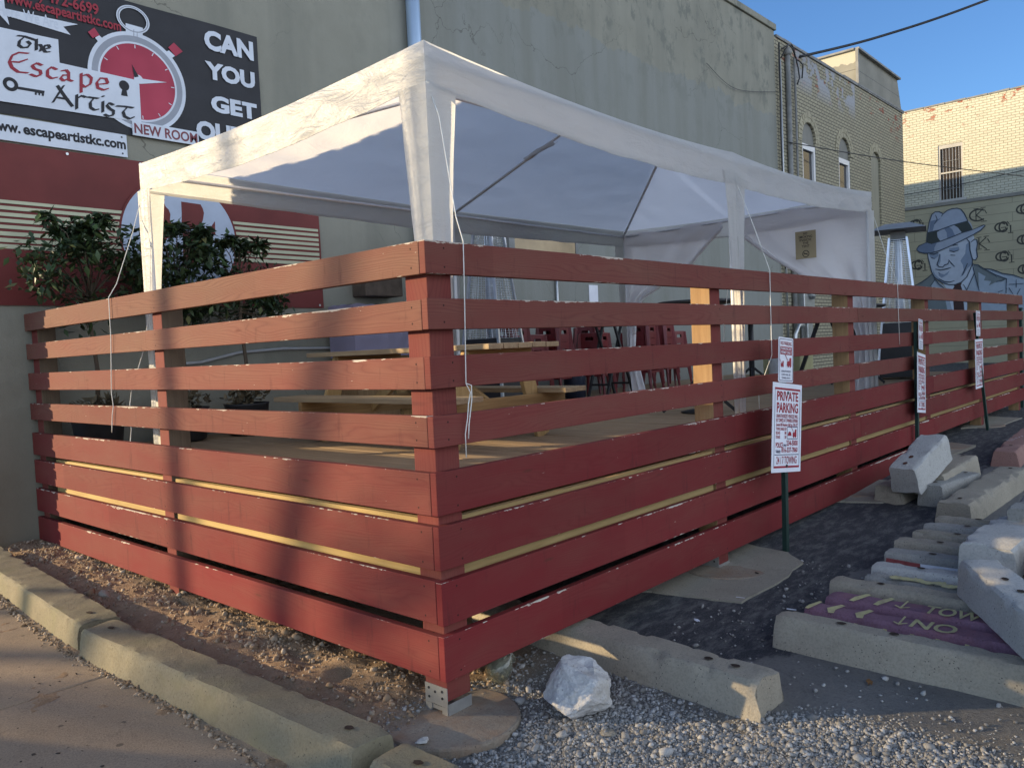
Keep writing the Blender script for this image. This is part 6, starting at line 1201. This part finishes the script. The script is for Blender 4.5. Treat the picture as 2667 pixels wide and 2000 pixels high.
# artificial trees in planters
M_lf = NT('ficus_leaf'); _v = M_lf.obj(); _a = M_lf.n('ShaderNodeAttribute', attribute_name='tone')
_c = M_lf.ramp(_a.outputs['Fac'], [(0.0, (.02, .034, .016)), (.5, (.042, .07, .03)), (.8, (.075, .125, .04)), (1.0, (.17, .14, .055))]); M_leafs = M_lf.fin(_c, .5, 0, .4)
M_trunk = wood('thin_trunk', (.06, .045, .03), (.13, .10, .07), 2)
def leafcloud(name, centres, n, size, parent, mt, droop=.5):
    P = []; F_ = []; T = []
    for i in range(n):
        c, rad = centres[rng.integers(len(centres))]; d = rng.normal(0, 1, 3); d /= np.linalg.norm(d); p = np.array(c)+d*np.array(rad)*rng.random()**.45
        a = rng.uniform(0, 2*pi); el = rng.normal(-droop, .45); L = size*rng.uniform(.6, 1.3); ax_ = np.array((cos(a)*cos(el), sin(a)*cos(el), sin(el))); sd = np.cross(ax_, rng.normal(0, 1, 3)*.35+np.array((0, 0, 1))); sd /= np.linalg.norm(sd); nm = np.cross(ax_, sd); w_ = L*.21
        k = len(P); P += [p, p+ax_*L*.4+sd*w_-nm*L*.04, p+ax_*L*.4-sd*w_-nm*L*.04, p+ax_*L*.42+nm*L*.03, p+ax_*L-nm*L*.1]
        F_ += [(k, k+1, k+3), (k, k+3, k+2), (k+1, k+4, k+3), (k+3, k+4, k+2)]; T += [min(1, max(0, rng.beta(1.5, 2.2)))]*5
    me = bpy.data.meshes.new(name); fastmesh(me, np.array(P), np.array(F_), 3); at = me.attributes.new('tone', 'FLOAT', 'POINT')
    at.data.foreach_set('value', np.array(T, dtype=np.float32)); me.materials.append(mt); o = bpy.data.objects.new(name, me); COL.objects.link(o); o.parent = parent; return o
def ptree(x, y, zt, rad, n, lab, sd, low=1.90):
    t = thing('potted_tree', lab, 'tree'); rr = random.Random(sd); cs = []; m = MB()
    m.tube([(x, y, 1.1), (x+.02, y, 1.5), (x-.01, y+.01, 1.9), (x+.02, y, 2.2)], .02, 8, .014)
    for i in range(24):
        a = rr.uniform(0, 2*pi); r_ = rad*rr.uniform(.15, 1.1); z = rr.uniform(low+.05, zt-.12) if i < 19 else zt-rr.uniform(0, .12); r_ *= 1-.55*max(0, (z-(low+zt)/2)/(zt-low)*2)
        q = (x+r_*cos(a), y+r_*sin(a)*.45, z); m.tube([(x, y, min(z-.1, 2.2)*.4+1.2), (x*.5+q[0]*.5, y*.5+q[1]*.5, z-.12), q], .007, 5, .003); s_ = rr.uniform(.12, .19) if i < 19 else .06
        cs.append((q, (s_*1.15, s_*.8, s_)))
    m.build('trunk', M_trunk, t, True); leafcloud('foliage', cs, int(n*1.9), .088, t, M_leafs)
    MB().lathe((x, y, DZ), [(.13, 0), (.17, .02), (.20, .28), (.21, .30), (.19, .30), (.18, .27), (.0, .26)], 24).build('pot', M_black, t, True)
    leafcloud('pot_filling', [((x, y, 1.17), (.24, .16, .10))], 160, .09, t, pm('dry_straw', (.16, .13, .08), .9, .3, 20), -.3)
ptree(.34, 4.45, 2.75, .52, 950, 'leftmost artificial ficus tree in front of the red banner stripes', 3); ptree(1.10, 4.5, 2.77, .52, 1000, 'middle artificial ficus tree covering the lower part of the round banner logo', 4); ptree(1.66, 4.42, 2.66, .52, 900, 'right artificial ficus tree nearest the banner end, with a bare lower trunk', 8)
# ================================================================== parking signs
def truck(m, fr, x, z, s, d):
    m.poly(fr, [(x+.02*s, z), (x+.38*s, z), (x+.38*s, z+.30*s), (x+.24*s, z+.30*s), (x+.20*s, z+.18*s), (x+.02*s, z+.16*s)], d); m.stroke(fr, [(x+.1*s, z+.18*s), (x-.16*s, z+.42*s)], .05*s, d+.0004); m.poly(fr, ell(x+.12*s, z, .055*s, .055*s, 14), d+.0006); m.poly(fr, ell(x+.30*s, z, .055*s, .055*s, 14), d+.0007)
def psign(base, top, cB, ang, lean, wB, cU, lab, post_r=.022, gap=0):
    # base/top: post ends; cB: centre of the large panel; ang: facing; lean: tilt within the panel plane
    t = thing('parking_sign', lab, 'sign', base); t.location = (0, 0, 0); t['group'] = 'private parking signs along the fence'
    b = Vector(base); q = Vector(top)
    MB().bar(b+Vector((0, 0, -.05)), q, .045, .03, (0, 1, 0)).build('post', M_dkgreen, t)
    u = Vector((cos(ang), sin(ang), 0)); v = Vector((0, 0, 1)); uu = u*cos(lean)+v*sin(lean); vv = v*cos(lean)-u*sin(lean)
    fr = Fr(cB, uu, vv); W, H = .4572/2*wB, .305
    MB().prism(fr, [(-W, -H), (W, -H), (W, H), (-W, H)], 0, .004).build('large_panel', P_sign, t, bevel=.001)
    d = .0052; s = wB
    for z_ in (.258, -.275): MB().poly(fr, [(-W+.028, z_), (W-.028, z_), (W-.028, z_+.014), (-W+.028, z_+.014)], d).build('border', P_signred, t)
    m = MB()
    for x0 in (-W+.028, W-.033): m.poly(fr, [(x0, -.2605), (x0+.005, -.2605), (x0+.005, .2575), (x0, .2575)], d)
    m.poly(fr, [(-W+.04, -.187), (W-.04, -.187), (W-.04, -.182), (-W+.04, -.182)], d)
    for z_ in (-.078, .003): m.poly(fr, [(.0, z_), (.17*s, z_), (.17*s, z_+.005), (.0, z_+.005)], d)
    for x0 in (0.0, .165*s): m.poly(fr, [(x0, -.0725), (x0+.005, -.0725), (x0+.005, .0025), (x0, .0025)], d)
    m.build('sign_lines', P_navy, t)
    def T(tx, x0, x1, z, h, mt=P_signred, bold=.02): text(tx, fr, (x0*s, z), (x1*s, z+h), mt, t, d=d, bold=bold)
    T('PRIVATE', -.168, .168, .186, .062, P_signred, .03); T('PARKING', -.168, .168, .105, .066, P_signred, .03)
    T('UNAUTHORIZED VEHICLES WILL', -.172, .168, .068, .024, P_signred, .02); T('BE TOWED AT OWNERS EXPENSE', -.172, .168, .038, .024, P_signred, .02); T('Senate Bill Number 568 Sec. 304.157', -.172, .168, .010, .021, P_signred, .02)
    T('TOWING CHARGE', -.175, -.05, -.018, .02, P_signred); T('RELEASE', -.175, -.11, -.046, .02, P_signred); T('STORAGE', -.175, -.11, -.074, .02, P_signred); T('120', -.045, -.012, -.018, .02, P_signred); T('80', -.04, -.012, -.046, .02, P_signred); T('30', -.04, -.012, -.074, .02, P_signred)
    T('POLICE', -.175, -.065, -.135, .034, P_signred, .025); T('(816)', -.055, -.015, -.128, .016, P_navy); T('234-5000', -.008, .172, -.122, .036, P_signred, .025); T('816-337-7060', -.085, .172, -.168, .034, P_signred, .025); T('Vehicle', -.175, -.10, -.172, .024, P_navy)
    T('24 / 7 TOWING', -.16, .16, -.246, .05, P_signred, .012)
    m = MB(); truck(m, fr, .085*s, -.06, .17, d); m.poly(fr, [(.012*s, -.055), (.07*s, -.055), (.06*s, -.03), (.03*s, -.025), (.014*s, -.04)], d+.0003); m.build('truck_emblem', P_signred, t)
    m = MB()
    for z_ in (.24, -.262): m.prism(fr, ell(0, z_, .011, .011, 10), .0041, .009)
    m.build('bolts', M_black, t)
    fu = Fr(cU[0], uu*cos(cU[1])+vv*sin(cU[1]), vv*cos(cU[1])-uu*sin(cU[1])); w_, h_ = .115*cU[2], .155
    def rr_(w, h, r):
        o = []
        for cx_, cy_, a0 in ((w-r, h-r, 0), (-w+r, h-r, pi/2), (-w+r, -h+r, pi), (w-r, -h+r, 1.5*pi)): o += [(cx_+r*cos(a0+i*pi/8), cy_+r*sin(a0+i*pi/8)) for i in range(5)]
        return o
    MB().prism(fu, rr_(w_, h_, .014), 0, .003).build('small_panel', P_sign, t)
    m = MB(); A_, B_ = rr_(w_-.010, h_-.010, .012), rr_(w_-.014, h_-.014, .010); k = len(A_); m.add([fu(x, y, d) for x, y in A_]+[fu(x, y, d) for x, y in B_], [(i, (i+1) % k, k+(i+1) % k, k+i) for i in range(k)]); m.build('small_border', P_navy, t)
    s = cU[2]
    def U(tx, x0, x1, z, h, mt=P_signred, bold=.012, dd=d): text(tx, fu, (x0*s, z), (x1*s, z+h), mt, t, d=dd, bold=bold)
    U('NO PARKING', -.085, .085, .102, .026)
    m = MB().poly(fu, [(-.09*s, .036), (.09*s, .036), (.09*s, .092), (-.09*s, .092)], d-.0003); truck(m, fu, .0*s+.01, -.040, .19*s, d); truck(m, fu, -.085*s, -.045, .12*s, d); m.build('small_emblem', P_signred, t)
    U('PARKING BY', -.08, .08, .068, .018, P_sign, .012, d+.0008); U('PERMIT ONLY', -.08, .08, .042, .018, P_sign, .012, d+.0008)
    U('UNAUTHORIZED', -.075, .075, -.085, .013, P_navy); U('CARS WILL BE', -.07, .07, -.108, .013, P_navy); U('TOWED AWAY', -.07, .07, -.131, .013, P_navy)
psign((3.07, -.165, gz(3.07, 0)), (3.165, -.145, 1.50), (3.10, -.185, .882), -.02, -.115, 1.0, ((3.147, -.172, 1.348), .025, 1.0), 'nearest white and red private parking sign on a dark green post by the fence')
psign((6.60, -.05, gz(6.6, 0)), (6.70, -.035, 1.60), (6.70, -.075, .97), .10, -.10, 1.0, ((6.765, -.062, 1.47), .02, 1.0), 'middle private parking sign turned edgeways behind the rubble pile')
psign((9.40, -.12, gz(9.4, 0)), (9.10, -.06, 1.70), (9.09, -.10, 1.065), .026, .0, 1.0, ((9.10, -.095, 1.565), -.02, 1.0), 'farthest private parking sign on a leaning post near the fence end')
# ================================================================== across the street: what throws the long shadows
M_polew = wood('utility_pole_wood', (.10, .07, .045), (.20, .15, .10), 2)
up_ = thing('utility_pole', 'wooden utility pole across the street', 'utility pole')
sx_, sy_ = -.6225, .7826
def back(y0, s): return (sx_*s, y0+sy_*s)
x, y = back(2.40, 17.5); MB().tube([(x, y, -.3), (x, y, 9.5)], .06, 14, .05).build('pole', M_polew, up_, True); MB().box((x-1.1, y-.05, 8.6), (x+1.1, y+.05, 8.72)).build('crossarm', M_polew, up_)
stt = thing('street_tree', 'leaning street tree across the street', 'tree')
s0 = 24.0; tb = back(1.7, s0); tt_ = back(.60, s0); e_ = math.tan(SUN_EL)*s0
m = MB(); m.tube([(tb[0], tb[1], -.3), ((tb[0]+tt_[0])/2-.0, tb[1]*.6+tt_[1]*.4, e_+.3), (tt_[0], tt_[1], e_+1.9), (tt_[0]+.1, tt_[1]-.2, e_+4)], .11, 12, .05); rr = random.Random(4)
cs = []
for i in range(26):
    yy = tt_[1]-rr.uniform(.1, 2.4); z = e_+rr.uniform(-1.6, 1.05); xx = tt_[0]+rr.uniform(-.8, .8); cs.append(((xx, yy, z), (.42, .42, .34))); m.tube([(tt_[0], tt_[1]+.2, z-.3), ((xx+tt_[0])/2, (yy+tt_[1])/2, z+.1), (xx, yy, z)], .03, 5, .008)
m.build('trunk', M_trunk, stt, True); leafcloud('foliage', cs, 1700, .12, stt, M_leafs)
gp = thing('gate_post', 'dark green metal gate post just past the far end of the fence', 'post', (12.78, .1, .2)); gp.location = (0, 0, 0)
MB().box((12.74, .06, .1), (12.82, .14, 1.78)).build('post', M_dkgreen, gp, bevel=.005); MB().box((12.73, .05, 1.782), (12.83, .15, 1.80)).build('cap', M_dkgreen, gp, bevel=.004)
# car added out of view on the street to shade the near sidewalk
car = thing('shadow_car', 'added dark grey car at the street kerb, unseen, shading the sidewalk', 'car')
cf = Fr((-5.65, 4.4, -.12), (0, 1, 0), (0, 0, 1)); M_carp = pm('grey_car_paint', (.06, .065, .075), .25, .05, 2, 0, 10, .4, .6); M_tyre = pm('tyre_rubber', (.02, .02, .02), .9); M_rim = pm('alloy_rim', (.4, .4, .42), .3, .05, 5, 0, 10, .9)
prof = [(-2.25, .34), (-2.2, .70), (-1.9, .84), (-1.05, .92), (-.45, 1.38), (.1, 1.48), (.95, 1.46), (1.75, 1.02), (2.15, .96), (2.25, .62), (2.2, .30), (1.72, .26), (1.62, .5), (1.35, .60), (1.08, .5), (.98, .26), (-1.0, .26), (-1.1, .5), (-1.37, .60), (-1.64, .5), (-1.74, .28)]
prof = [(a_, b_*1.17 if b_ > .62 else b_) for a_, b_ in prof]  # upper body raised to lengthen its shadow
b_ = MB().prism(cf, prof, -.86, .86).build('body', M_carp, car, bevel=.05)
for s_ in (-1, 1):
    d0_, d1_ = (.862, .875) if s_ > 0 else (-.875, -.862)
    MB().prism(cf, [(-.93, 1.12), (-.42, 1.55), (.2, 1.64), (.2, 1.14)], d0_, d1_).build('side_window', M_pane, car); MB().prism(cf, [(.26, 1.14), (.26, 1.64), (.9, 1.62), (1.5, 1.2)], d0_, d1_).build('side_window', M_pane, car)
    for u_ in (-1.37, 1.35):
        w0, w1 = (.68, .87) if s_ > 0 else (-.87, -.68)
        wh = MB().prism(cf, ell(u_, .31, .31, .31, 28), w0, w1).build('wheel', M_tyre, car, bevel=.02); MB().prism(cf, ell(u_, .31, .2, .2, 20), (w1+.001 if s_ > 0 else w0-.012), (w1+.012 if s_ > 0 else w0-.001)).build('rim', M_rim, wh)
for s_ in (-1, 1):
    MB().box((-5.65+s_*.62-.16, 2.14, .62), (-5.65+s_*.62+.16, 2.2, .76)).build('headlight', P_sign, car, bevel=.015)
MB().add([(-6.35, 3.34, .98), (-4.95, 3.34, .98), (-5.05, 3.90, 1.46), (-6.25, 3.90, 1.46)], [(0, 1, 2, 3)]).build('windscreen', M_pane, car)
